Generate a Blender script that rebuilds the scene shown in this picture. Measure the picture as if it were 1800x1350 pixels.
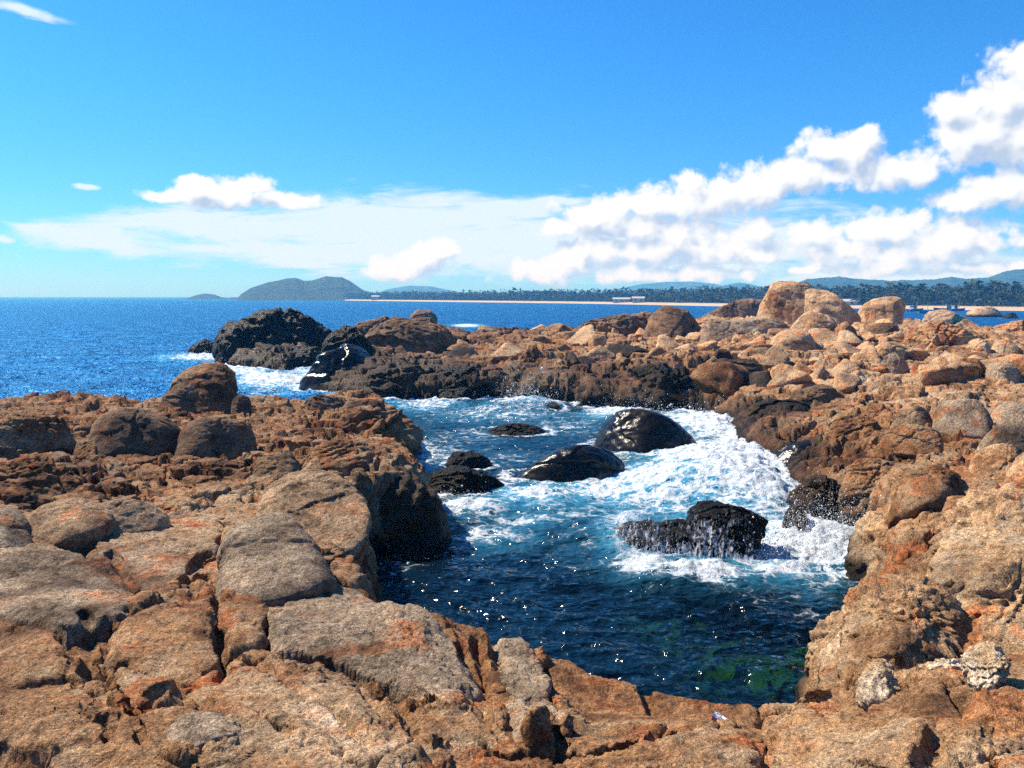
import bpy, bmesh, math, random
import numpy as np
R = math.radians
rng = np.random.default_rng(7)
random.seed(7)
for o in list(bpy.data.objects):
    bpy.data.objects.remove(o)
sc = bpy.context.scene
col = sc.collection

# ------------------------------------------------------------------ camera, sky, sun, exposure
CAM_H, PITCH, FPX = 4.0, 6.2, 1413.0            # eye height over the water, tilt down, focal length in photo pixels
cd = bpy.data.cameras.new('camera')
cam = bpy.data.objects.new('camera', cd)
col.objects.link(cam)
cam.location = (0, 0, CAM_H)
cam.rotation_euler = (R(90 - PITCH), 0, 0)
cd.sensor_width = 36.0
cd.lens = 36.0 * FPX / 1800.0
cd.clip_start = 0.05
cd.clip_end = 40000
sc.camera = cam
SUN_AZ, SUN_EL = -58.0, 47.0                    # degrees right of the view, degrees above the horizon
sd = bpy.data.lights.new('sun', 'SUN')
sd.energy = 5.0
sd.angle = R(0.5)
sd.cycles.use_multiple_importance_sampling = False
sd.color = (1.0, 0.89, 0.73)
sun = bpy.data.objects.new('sun', sd)
col.objects.link(sun)
sun.location = (-20, 10, 30)
sun.rotation_euler = (R(90 - SUN_EL), 0, R(180 - SUN_AZ))
sc.view_settings.view_transform = 'Standard'
sc.view_settings.look = 'None'
sc.view_settings.gamma = 1
sc.view_settings.use_curve_mapping = False
sc.view_settings.exposure = 1.05
sc.render.engine = 'CYCLES'
cy = sc.cycles
cy.max_bounces = 6
cy.diffuse_bounces = 2
cy.glossy_bounces = 3
cy.transmission_bounces = 4
cy.transparent_max_bounces = 10
cy.volume_bounces = 0
cy.sample_clamp_indirect = 2.5
cy.caustics_reflective = False
cy.caustics_refractive = False
cy.use_denoising = False
try:
    cy.denoiser = 'OPENIMAGEDENOISE'
    cy.denoising_input_passes = 'RGB_ALBEDO_NORMAL'
except Exception:
    pass

SW, CW, SH = math.cos(R(PITCH)), math.sin(R(PITCH)), CAM_H
def ray(px, py):
    u, v = (px - 900.0) / FPX, (675.0 - py) / FPX
    d = np.array([u, SW + v * CW, -CW + v * SW])
    return d / np.linalg.norm(d)
def at_z(px, py, z):                            # where the sight line of a photo pixel meets the height z
    d = ray(px, py)
    t = (z - CAM_H) / d[2]
    return np.array([d[0] * t, d[1] * t, z])
def at_d(px, py, dist):                         # ... at a given horizontal distance
    d = ray(px, py)
    t = dist / math.hypot(d[0], d[1])
    return np.array([d[0] * t, d[1] * t, CAM_H + d[2] * t])

# ------------------------------------------------------------------ node helpers
class NT:
    def __init__(s, tree):
        s.t = tree
    def n(s, typ, **kw):
        nd = s.t.nodes.new(typ)
        for k, v in kw.items():
            setattr(nd, k, v)
        return nd
    def l(s, a, b):
        s.t.links.new(a, b)
    def put(s, sock, v):
        if isinstance(v, bpy.types.NodeSocket):
            s.l(v, sock)
        elif v is not None:
            if sock.type == 'RGBA' and len(v) == 3:
                v = (*v, 1)
            sock.default_value = v
    def m(s, op, a, b=None, c=None, clamp=False):
        nd = s.n('ShaderNodeMath', operation=op, use_clamp=clamp)
        for i, v in enumerate((a, b, c)):
            if v is not None:
                s.put(nd.inputs[i], v)
        return nd.outputs[0]
    def vm(s, op, a, b=None, out=0):
        nd = s.n('ShaderNodeVectorMath', operation=op)
        s.put(nd.inputs[0], a)
        if b is not None:
            s.put(nd.inputs[1], b)
        return nd.outputs[out]
    def mix(s, f, a, b, mode='MIX'):
        nd = s.n('ShaderNodeMix', data_type='RGBA', blend_type=mode)
        s.put(nd.inputs[0], f)
        s.put(nd.inputs[6], a)
        s.put(nd.inputs[7], b)
        return nd.outputs[2]
    def rng(s, v, a, b, c=0.0, d=1.0, smooth=True):
        nd = s.n('ShaderNodeMapRange', interpolation_type='SMOOTHSTEP' if smooth else 'LINEAR')
        s.put(nd.inputs[0], v)
        for i, x in enumerate((a, b, c, d)):
            s.put(nd.inputs[1 + i], x)
        return nd.outputs[0]
    def noise(s, vec, scale, detail=4, rough=0.55, dist=0.0, out=0):
        nd = s.n('ShaderNodeTexNoise')
        if vec is not None:
            s.l(vec, nd.inputs['Vector'])
        nd.inputs['Scale'].default_value = scale
        nd.inputs['Detail'].default_value = detail
        nd.inputs['Roughness'].default_value = rough
        nd.inputs['Distortion'].default_value = dist
        return nd.outputs[out]
    def voro(s, vec, scale, feature='F1', rand=1.0, out=0):
        nd = s.n('ShaderNodeTexVoronoi', feature=feature)
        s.l(vec, nd.inputs['Vector'])
        nd.inputs['Scale'].default_value = scale
        nd.inputs['Randomness'].default_value = rand
        return nd.outputs[out]
    def ramp(s, f, stops, interp='LINEAR'):
        nd = s.n('ShaderNodeValToRGB')
        nd.color_ramp.interpolation = interp
        e = nd.color_ramp.elements
        while len(e) < len(stops):
            e.new(0.5)
        for k, (p, c) in enumerate(stops):
            e[k].position = p
            e[k].color = (*c, 1) if len(c) == 3 else c
        s.put(nd.inputs[0], f)
        return nd.outputs[0]
    def attr(s, name):
        return s.n('ShaderNodeAttribute', attribute_name=name).outputs['Fac']
    def bump(s, h, dist, strength=1.0, normal=None):
        nd = s.n('ShaderNodeBump')
        nd.inputs['Strength'].default_value = strength
        nd.inputs['Distance'].default_value = dist
        s.put(nd.inputs['Height'], h)
        if normal is not None:
            s.l(normal, nd.inputs['Normal'])
        return nd.outputs[0]

# ------------------------------------------------------------------ world: Nishita sky with clouds at infinity
world = bpy.data.worlds.new('World')
sc.world = world
world.use_nodes = True
wt = world.node_tree
wt.nodes.clear()
W = NT(wt)
sky = W.n('ShaderNodeTexSky', sky_type='NISHITA')
sky.sun_disc = False
sky.sun_elevation = R(SUN_EL)
sky.sun_rotation = R(SUN_AZ)
sky.air_density = 1.0
sky.dust_density = 0.3
sky.ozone_density = 2.0
def azel(px, py):
    d = ray(px, py)
    return math.degrees(math.atan2(d[0], d[1])), math.degrees(math.asin(d[2]))
CUM = [(1775,165,95,75),(1725,235,110,62),(1830,220,90,90),(1672,190,34,42),(1790,110,40,35),(1580,300,110,34),(1500,262,62,40),(1448,262,52,38),
       (1400,305,110,40),(1250,345,130,38),(1215,322,40,25),(1150,362,110,34),(1048,378,75,38),(985,400,45,22),(1120,400,150,26),(1525,236,24,18),
       (1330,330,90,34),(1770,335,130,40),(1700,350,70,26),(1432,408,58,26),(1560,400,100,38),(1680,425,140,44),(1610,448,170,28),(1490,440,90,24),
       (1250,440,120,38),(1180,425,80,36),(1325,405,48,28),(1335,447,34,18),(1100,475,80,24),(970,478,95,26),(1230,482,130,16),(1418,474,42,11),
       (712,470,80,26),(765,442,44,24),(735,455,60,25),(1000,462,50,24),(1560,470,180,20),(1710,470,120,16),(1150,445,120,30),(1050,440,80,30),(390,345,100,28),(338,322,30,16),(430,325,60,20),(490,350,75,18),(295,345,45,12)]
WISP = [(190,418,150,24),(430,398,240,34),(700,388,280,44),(880,372,130,36),(25,14,62,13),(136,322,22,6),(330,378,120,20),(760,430,280,52),
        (1000,430,260,60),(10,424,45,8),(90,405,60,8),(980,352,60,9),(1290,430,200,60),(560,440,300,26),(1560,470,300,36)]
def blob_group(name, blobs):
    g = bpy.data.node_groups.new(name, 'ShaderNodeTree')
    g.interface.new_socket('Vector', in_out='INPUT', socket_type='NodeSocketVector')
    g.interface.new_socket('Density', in_out='OUTPUT', socket_type='NodeSocketFloat')
    N = NT(g)
    gi, go = N.n('NodeGroupInput'), N.n('NodeGroupOutput')
    acc = None
    for (cx, cy_, rx, ry) in blobs:
        a, e = azel(cx, cy_)
        ax = abs(azel(cx + rx, cy_)[0] - azel(cx - rx, cy_)[0]) / 2
        ey = abs(azel(cx, cy_ + ry)[1] - azel(cx, cy_ - ry)[1]) / 2
        v = N.vm('SUBTRACT', gi.outputs[0], (a, e, 0))
        v = N.vm('MULTIPLY', v, (1 / ax, 1 / ey, 0))
        ln = N.vm('LENGTH', v, out=1)
        d = N.m('SUBTRACT', 1.0, ln)
        acc = d if acc is None else N.m('SMOOTH_MAX', acc, d, 0.25)
    N.l(acc, go.inputs[0])
    return g
tc = W.n('ShaderNodeTexCoord')
sep = W.n('ShaderNodeSeparateXYZ')
W.l(tc.outputs['Generated'], sep.inputs[0])
az = W.m('MULTIPLY', W.m('ARCTAN2', sep.outputs[0], sep.outputs[1]), 57.29578)
el = W.m('MULTIPLY', W.m('ARCSINE', sep.outputs[2]), 57.29578)
comb = W.n('ShaderNodeCombineXYZ')
W.l(az, comb.inputs[0])
W.l(el, comb.inputs[1])
ang = comb.outputs[0]
gc, gw = blob_group('cumulus_field', CUM), blob_group('wisp_field', WISP)
def cum_density(vec, det=8):
    warp = W.vm('MULTIPLY', W.vm('SUBTRACT', W.noise(vec, 0.35, 2, out=1), (0.5, 0.5, 0.5)), (1.1, 0.9, 0))
    p = W.vm('ADD', vec, warp)
    nd = W.n('ShaderNodeGroup', node_tree=gc)
    W.l(p, nd.inputs[0])
    n1 = W.noise(vec, 0.5, det, 0.54)
    vo = W.n('ShaderNodeTexVoronoi', feature='SMOOTH_F1')
    W.l(p, vo.inputs['Vector'])
    vo.inputs['Scale'].default_value = 0.95
    vo.inputs['Detail'].default_value = 3 if det > 4 else 1
    vo.inputs['Roughness'].default_value = 0.55
    vo.inputs['Smoothness'].default_value = 0.4
    t = W.m('MULTIPLY', W.m('SUBTRACT', n1, 0.5), 1.25)
    b = W.m('MULTIPLY', W.m('SUBTRACT', 0.5, vo.outputs[0]), 0.5)
    return W.m('ADD', nd.outputs[0], W.m('ADD', t, b))
D0 = cum_density(ang)
DS = cum_density(ang, 3)
D1 = cum_density(W.vm('ADD', ang, (-0.7, 1.1, 0)), 2)
ca = W.rng(D0, -0.40, 0.14)
lit = W.rng(W.m('ADD', W.m('MULTIPLY', W.m('SUBTRACT', DS, D1), .75), W.m('MULTIPLY', W.m('SUBTRACT', D0, D1), .25)), -0.55, 0.42)
thick = W.rng(D1, 0.15, 1.1)
lit = W.m('MULTIPLY', lit, W.m('SUBTRACT', 1.0, W.m('MULTIPLY', thick, 0.45)))
cum_col = W.mix(W.m('POWER', lit, 0.8), (4.9, 5.9, 7.6), (10.0, 10.2, 10.5))
ws = W.n('ShaderNodeGroup', node_tree=gw)
stretch = W.vm('MULTIPLY', ang, (0.16, 0.75, 1))
wn = W.noise(stretch, 1.0, 7, 0.6, 0.6)
W.l(W.vm('ADD', ang, W.vm('MULTIPLY', W.vm('SUBTRACT', W.noise(ang, 0.2, 3, out=1), (0.5, 0.5, 0.5)), (5, 1.6, 0))), ws.inputs[0])
wd = W.m('ADD', ws.outputs[0], W.m('MULTIPLY', W.m('SUBTRACT', wn, 0.5), 2.5))
wa = W.m('MULTIPLY', W.rng(wd, -0.32, 0.50), 0.92)
base_sky = W.n('ShaderNodeHueSaturation')
base_sky.inputs['Saturation'].default_value = 1.2
W.l(sky.outputs[0], base_sky.inputs['Color'])
tint = W.mix(1.0, base_sky.outputs[0], W.mix(W.rng(el, 0.0, 17.0), (0.44, 0.95, 1.95), (0.37, 1.14, 1.78)), 'MULTIPLY')
c1 = W.mix(wa, tint, (8.2, 9.4, 10.6))
c2 = W.mix(ca, c1, cum_col)
bg = W.n('ShaderNodeBackground')
bg.inputs['Strength'].default_value = 0.05
W.l(c2, bg.inputs['Color'])
wo = W.n('ShaderNodeOutputWorld')
W.l(bg.outputs[0], wo.inputs['Surface'])
world.cycles.sampling_method = 'MANUAL'
world.cycles.sample_map_resolution = 512

# ------------------------------------------------------------------ noise in numpy
_p = rng.permutation(256).astype(np.int32)
PERM = np.concatenate([_p, _p])
_g = rng.normal(size=(256, 3)).astype(np.float32)
GRAD = _g / np.linalg.norm(_g, axis=1, keepdims=True)
RND = rng.random((256, 4)).astype(np.float32)
def perlin(x, y, z):
    x = np.asarray(x, np.float32); y = np.asarray(y, np.float32); z = np.asarray(z, np.float32)
    xi, yi, zi = np.floor(x).astype(np.int32), np.floor(y).astype(np.int32), np.floor(z).astype(np.int32)
    xf, yf, zf = x - xi, y - yi, z - zi
    u, v, w = (f * f * f * (f * (f * 6 - 15) + 10) for f in (xf, yf, zf))
    out = 0
    for dx in (0, 1):
        wx = u if dx else 1 - u
        for dy in (0, 1):
            wy = v if dy else 1 - v
            for dz in (0, 1):
                wz = w if dz else 1 - w
                h = PERM[PERM[PERM[(xi + dx) & 255] + ((yi + dy) & 255)] + ((zi + dz) & 255)]
                g = GRAD[h]
                out = out + wx * wy * wz * (g[..., 0] * (xf - dx) + g[..., 1] * (yf - dy) + g[..., 2] * (zf - dz))
    return out * 1.5
def fbm(x, y, z, octs=4, gain=0.5, lac=2.03, ridged=False):
    a, s, out = 1.0, 0.0, 0.0
    for k in range(octs):
        n = perlin(x + 17.3 * k, y - 9.1 * k, z + 5.7 * k)
        if ridged:
            n = 1 - 2 * np.abs(n)
        out = out + a * n
        s += a
        a *= gain
        x, y, z = x * lac, y * lac, z * lac
    return out / s
def worley(x, y, seed=0):
    xi, yi = np.floor(x).astype(np.int32), np.floor(y).astype(np.int32)
    f1 = np.full(x.shape, 9.0, np.float32); f2 = f1.copy()
    bx = np.zeros_like(f1); by = np.zeros_like(f1); bid = np.zeros(x.shape, np.int32)
    for dx in (-1, 0, 1):
        for dy in (-1, 0, 1):
            h = PERM[PERM[(xi + dx + seed * 31) & 255] + ((yi + dy) & 255)]
            ox = (xi + dx + RND[h, 0] - x).astype(np.float32)
            oy = (yi + dy + RND[h, 1] - y).astype(np.float32)
            d = ox * ox + oy * oy
            c1 = d < f1
            f2 = np.where(c1, f1, np.minimum(f2, d))
            bx = np.where(c1, ox, bx); by = np.where(c1, oy, by); bid = np.where(c1, h, bid)
            f1 = np.where(c1, d, f1)
    return np.sqrt(f1), np.sqrt(f2), bx, by, bid
def sstep(a, b, x):
    t = np.clip((x - a) / (b - a), 0, 1)
    return t * t * (3 - 2 * t)
def blocks(x, y, size, seed, step=0.6, tilt=0.5):        # jointed rock: rounded blocks of uneven height with cracks between
    f1, f2, bx, by, bid = worley(x / size, y / size, seed)
    e = f2 - f1
    edge = sstep(0.0, 0.17, e)
    r = RND[bid]
    return edge * (0.55 + step * (r[..., 2] - 0.5) + tilt * (bx * (r[..., 3] - 0.5) + by * (r[..., 0] - 0.5)) * 2) + 0.22 * np.sqrt(np.clip(e, 0, 1))

# ------------------------------------------------------------------ mesh helpers
def mesh_np(name, V, F, smooth=True):
    V = np.ascontiguousarray(V, np.float32); F = np.ascontiguousarray(F, np.int32)
    me = bpy.data.meshes.new(name)
    n, k = F.shape
    me.vertices.add(len(V)); me.vertices.foreach_set('co', V.ravel())
    me.loops.add(n * k); me.loops.foreach_set('vertex_index', F.ravel())
    me.polygons.add(n)
    me.polygons.foreach_set('loop_start', np.arange(0, n * k, k, dtype=np.int32))
    me.polygons.foreach_set('loop_total', np.full(n, k, np.int32))
    me.polygons.foreach_set('use_smooth', np.full(n, smooth, bool))
    me.update(calc_edges=True)
    return me
def put_attr(me, name, arr):
    a = me.attributes.new(name, 'FLOAT', 'POINT')
    a.data.foreach_set('value', np.ascontiguousarray(arr, np.float32).ravel())
def link(name, me, mat, loc=(0, 0, 0), parent=None):
    o = bpy.data.objects.new(name, me)
    col.objects.link(o)
    o.location = loc
    if mat is not None:
        me.materials.clear()
        me.materials.append(mat)
    if parent is not None:
        o.parent = parent
    return o
def tag(o, label=None, cat=None, group=None, kind=None):
    if label: o['label'] = label
    if cat: o['category'] = cat
    if group: o['group'] = group
    if kind: o['kind'] = kind
    return o
def grid_faces(nr, nc):
    i = np.arange(nr * nc, dtype=np.int32).reshape(nr, nc)
    return np.stack([i[:-1, :-1], i[:-1, 1:], i[1:, 1:], i[1:, :-1]], -1).reshape(-1, 4)
def compact(V, F, extra=()):
    used = np.zeros(len(V), bool); used[F.ravel()] = True
    idx = np.cumsum(used) - 1
    return V[used], idx[F].astype(np.int32), [e[used] for e in extra]
class MB:                                       # collects boxes, tubes and loose triangles into one mesh
    def __init__(s): s.v, s.f = [], []
    def add(s, vs, fs):
        b = len(s.v); s.v += [tuple(map(float, q)) for q in vs]; s.f += [tuple(b + i for i in f) for f in fs]
    def box(s, x0, x1, y0, y1, z0, z1):
        s.add([(x0,y0,z0),(x1,y0,z0),(x1,y1,z0),(x0,y1,z0),(x0,y0,z1),(x1,y0,z1),(x1,y1,z1),(x0,y1,z1)],
              [(0,3,2,1),(4,5,6,7),(0,1,5,4),(1,2,6,5),(2,3,7,6),(3,0,4,7)])
    def tube(s, p, q, r0, r1, n=8):
        p, q = np.array(p, float), np.array(q, float)
        d = q - p; d /= np.linalg.norm(d)
        a = np.cross(d, (0, 0, 1) if abs(d[2]) < .9 else (1, 0, 0)); a /= np.linalg.norm(a); b = np.cross(d, a)
        vs = [c + r * (a * math.cos(t) + b * math.sin(t)) for c, r in ((p, r0), (q, r1)) for t in (2 * math.pi * k / n for k in range(n))]
        s.add(vs, [(k, (k + 1) % n, n + (k + 1) % n, n + k) for k in range(n)] + [tuple(range(n))[::-1], tuple(range(n, 2 * n))])
    def build(s, name, mat, parent=None, loc=(0, 0, 0)):
        me = bpy.data.meshes.new(name); me.from_pydata(s.v, [], s.f); me.update()
        return link(name, me, mat, loc, parent)
def empty(name, loc, rz=0):
    o = bpy.data.objects.new(name, None); col.objects.link(o); o.location = loc; o.rotation_euler = (0, 0, rz); return o

# ------------------------------------------------------------------ materials
def new_mat(name):
    m = bpy.data.materials.new(name); m.use_nodes = True; m.node_tree.nodes.clear(); return m, NT(m.node_tree)
def principled(N, out=True):
    p = N.n('ShaderNodeBsdfPrincipled')
    if out:
        o = N.n('ShaderNodeOutputMaterial'); N.l(p.outputs[0], o.inputs[0])
    return p
P_BROWN = [(0.25, (0.030, 0.014, 0.007)), (0.40, (0.12, 0.055, 0.023)), (0.52, (0.245, 0.125, 0.055)), (0.64, (0.24, 0.165, 0.10)), (0.78, (0.40, 0.285, 0.18))]
P_TAN = [(0.25, (0.10, 0.05, 0.024)), (0.40, (0.27, 0.155, 0.078)), (0.52, (0.42, 0.28, 0.16)), (0.66, (0.37, 0.285, 0.195)), (0.80, (0.58, 0.46, 0.33))]
P_GREY = [(0.25, (0.09, 0.055, 0.032)), (0.42, (0.26, 0.18, 0.11)), (0.55, (0.37, 0.265, 0.17)), (0.68, (0.42, 0.28, 0.155)), (0.82, (0.50, 0.40, 0.29))]
P_COOL = [(0.25, (0.075, 0.053, 0.036)), (0.42, (0.20, 0.155, 0.112)), (0.55, (0.30, 0.24, 0.178)), (0.70, (0.36, 0.255, 0.16)), (0.82, (0.47, 0.40, 0.32))]
P_UMBER = [(0.25, (0.03, 0.02, 0.014)), (0.42, (0.095, 0.058, 0.034)), (0.55, (0.165, 0.108, 0.066)), (0.70, (0.21, 0.125, 0.062)), (0.82, (0.25, 0.20, 0.15))]
P_DARK = [(0.25, (0.005, 0.0035, 0.0025)), (0.42, (0.014, 0.0095, 0.006)), (0.55, (0.032, 0.019, 0.010)), (0.70, (0.065, 0.036, 0.016)), (0.82, (0.10, 0.07, 0.045))]
P_BLACK = [(0.25, (0.002, 0.0016, 0.0013)), (0.45, (0.004, 0.003, 0.0022)), (0.60, (0.009, 0.0065, 0.004)), (0.75, (0.018, 0.014, 0.006)), (0.9, (0.035, 0.028, 0.015))]
P_ORANGE = [(0.25, (0.07, 0.03, 0.013)), (0.42, (0.25, 0.11, 0.045)), (0.55, (0.38, 0.20, 0.095)), (0.68, (0.36, 0.25, 0.155)), (0.82, (0.50, 0.36, 0.235))]
P_QUARTZ = [(0.25, (0.28, 0.13, 0.05)), (0.40, (0.50, 0.38, 0.24)), (0.52, (0.66, 0.58, 0.47)), (0.70, (0.72, 0.68, 0.62)), (0.85, (0.55, 0.42, 0.28))]
def rock_mat(name, pal, wet=0.0, wetline=0.55, attrs=False, rough=0.88, grit=1.0, wr=0.40, wsp=0.13):
    m, N = new_mat(name)
    pos = N.n('ShaderNodeNewGeometry').outputs['Position']
    big = N.noise(pos, 0.55, 5, 0.6, 0.6)
    med = N.noise(pos, 3.2, 6, 0.65, 0.4)
    f = N.m('ADD', N.m('MULTIPLY', big, 0.55), N.m('MULTIPLY', med, 0.45))
    f = N.rng(f, 0.28, 0.72, 0.1, 0.95, False)
    c = N.ramp(f, pal)
    if attrs:
        tone, dark = N.attr('tone'), N.attr('dark')
        c = N.mix(tone, c, N.ramp(f, P_TAN))
        c = N.mix(N.rng(N.m('ADD', N.attr('grey'), N.m('MULTIPLY', N.m('SUBTRACT', med, 0.5), 0.9)), 0.35, 0.65), c, N.ramp(f, P_COOL))
    # rusty stains, pale lichen, mineral grains
    c = N.mix(1.0, c, N.ramp(N.noise(pos, 1.05, 6, 0.65, 0.8), [(0.30, (0.46, 0.43, 0.41)), (0.47, (0.95, 0.95, 0.95)), (0.68, (1.28, 1.27, 1.25))]), 'MULTIPLY')
    st = N.rng(N.noise(pos, 1.7, 6, 0.65, 1.2), 0.53, 0.66)
    c = N.mix(N.m('MULTIPLY', st, 0.72), c, N.mix(1.0, c, (1.28, 0.60, 0.29), 'MULTIPLY'))
    li = N.m('MULTIPLY', N.rng(N.noise(pos, 5.5, 6, 0.7), 0.60, 0.72), N.rng(N.noise(pos, 0.8, 2), 0.5, 0.62))
    c = N.mix(N.m('MULTIPLY', li, 0.5), c, (0.42, 0.41, 0.30))
    gr = N.noise(pos, 75, 3, 0.75)
    c = N.mix(1.0, c, N.ramp(gr, [(0.28, (0.22, 0.20, 0.18)), (0.46, (0.88, 0.87, 0.86)), (0.56, (1.12, 1.1, 1.06)), (0.72, (2.1, 2.05, 1.95))]), 'MULTIPLY')
    g2 = N.noise(pos, 17, 5, 0.7)
    c = N.mix(1.0, c, (1.32, 1.28, 1.22), 'MULTIPLY')
    c = N.mix(1.0, c, N.ramp(g2, [(0.31, (0.25, 0.21, 0.18)), (0.44, (0.84, 0.82, 0.80)), (0.54, (1.05, 1.05, 1.05)), (0.70, (1.5, 1.48, 1.45))]), 'MULTIPLY')
    sx = N.n('ShaderNodeSeparateXYZ'); N.l(pos, sx.inputs[0])
    zz = N.m('ADD', sx.outputs[2], N.m('MULTIPLY', N.m('SUBTRACT', N.noise(pos, 1.3, 4), 0.5), 0.9))
    wz = N.rng(zz, wetline - 0.22, wetline + 0.28, 1.0, 0.0)
    w = N.m('MAXIMUM', wz, wet)
    if attrs:
        w = N.m('MAXIMUM', w, N.rng(N.m('ADD', dark, N.m('MULTIPLY', N.m('SUBTRACT', med, 0.5), 0.8)), 0.35, 0.75))
    dk = N.ramp(f, P_BLACK if wet > 0.9 else P_DARK)
    blk = N.mix(N.rng(zz, 0.1, 0.7, 1.0, 0.0), dk, N.ramp(f, P_BLACK))
    alg = N.m('MULTIPLY', N.rng(sx.outputs[2], -0.35, -0.05, 1.0, 0.0), N.rng(N.noise(pos, 1.4, 4), 0.42, 0.6))
    blk = N.mix(alg, blk, (0.16, 0.25, 0.04))
    c = N.mix(w, c, blk)
    p = principled(N)
    N.l(c, p.inputs['Base Color'])
    N.l(N.rng(w, 0, 1, rough, wr, False), p.inputs['Roughness'])
    N.l(N.rng(w, 0, 1, .22, wsp, False), p.inputs['Specular IOR Level'])
    vb = N.voro(pos, 26, 'F1')
    b = N.bump(N.noise(pos, 5.5, 7, 0.65, 0.5), 0.10 * grit, 0.9)
    b = N.bump(N.m('ADD', N.noise(pos, 30, 5, 0.7), N.m('MULTIPLY', vb, -0.5)), 0.045 * grit, 1.0, b)
    b = N.bump(gr, 0.014 * grit, 1.0, b)
    N.l(b, p.inputs['Normal'])
    return m
M_TERRAIN = rock_mat('bedrock', P_BROWN, attrs=True)
MATS = {'wet': rock_mat('smooth_wet_black_rock', P_BLACK, wet=1.0, grit=0.07, wr=0.24, wsp=0.24), 'umber': rock_mat('umber_granite', P_UMBER), 'brown': rock_mat('brown_granite', P_BROWN), 'tan': rock_mat('tan_granite', P_TAN), 'grey': rock_mat('grey_brown_granite', P_GREY),
        'cool': rock_mat('cool_grey_granite', P_COOL), 'dark': rock_mat('dark_damp_rock', P_DARK, wet=0.55), 'black': rock_mat('black_wet_rock', P_BLACK, wet=1.0, grit=1.0),
        'orange': rock_mat('orange_granite', P_ORANGE), 'quartz': rock_mat('white_quartz', P_QUARTZ)}
def plain(name, c, rough=0.8, metallic=0.0, var=0.25, scale=3.0):
    m, N = new_mat(name)
    pos = N.n('ShaderNodeNewGeometry').outputs['Position']
    n = N.noise(pos, scale, 4)
    cc = N.mix(1.0, c, N.ramp(n, [(0.3, (1 - var,) * 3), (0.7, (1 + var,) * 3)]), 'MULTIPLY')
    p = principled(N); N.l(cc, p.inputs['Base Color'])
    p.inputs['Roughness'].default_value = rough; p.inputs['Metallic'].default_value = metallic
    return m

# ------------------------------------------------------------------ the rock shelf: plan and heights
def wp(q):
    return np.array(q[1:3], float) if q[0] == 'W' else at_z(*q)[:2]
LAND = [('W',-40,21),(0,712,1.0),(80,688,1.1),(190,700,1.0),(300,712,.9),(440,716,.8),(560,706,.8),(640,698,.75),(690,722,.5),(738,765,.5),
        (722,812,0),(714,838,0),(738,850,.3),(775,895,.3),(778,930,0),(740,970,0),(690,985,0),(645,994,0),(660,1012,1.3),(700,1045,1.6),(770,1095,1.6),
        (840,1122,1.6),(930,1146,1.6),(1000,1172,1.55),(1090,1200,1.5),(1180,1230,1.45),(1345,1266,1.4),(1400,1238,1.2),(1440,1208,1.0),(1425,1170,.9),
        (1432,1132,.9),(1490,1080,.9),(1530,1025,.5),(1538,1000,0),(1530,955,0),(1480,925,0),(1400,885,0),(1350,838,0),(1308,812,0),(1300,790,0),
        (1270,762,0),(1255,745,0),(1275,732,0),(1230,728,0),(1150,726,0),(1020,722,0),(1010,709,0),(900,706,0),(700,707,0),(640,703,0),(590,698,0),
        (535,690,0),(550,662,0),(595,640,0),(500,655,0),(400,648,0),(380,630,0),('W',-18,52),('W',-12,57),('W',-8,60),('W',-7,66),(775,579,1.35),(860,583,1.3),(960,583,1.3),
        (1030,572,1.5),('W',11,78),('W',20,88),('W',31,90),('W',38,80),(1620,562,1.9),(1690,577,1.7),(1740,579,1.7),(1800,580,1.7),('W',75,56),('W',75,-6),('W',-40,-6)]
LP = np.array([wp(q) for q in LAND])
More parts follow.
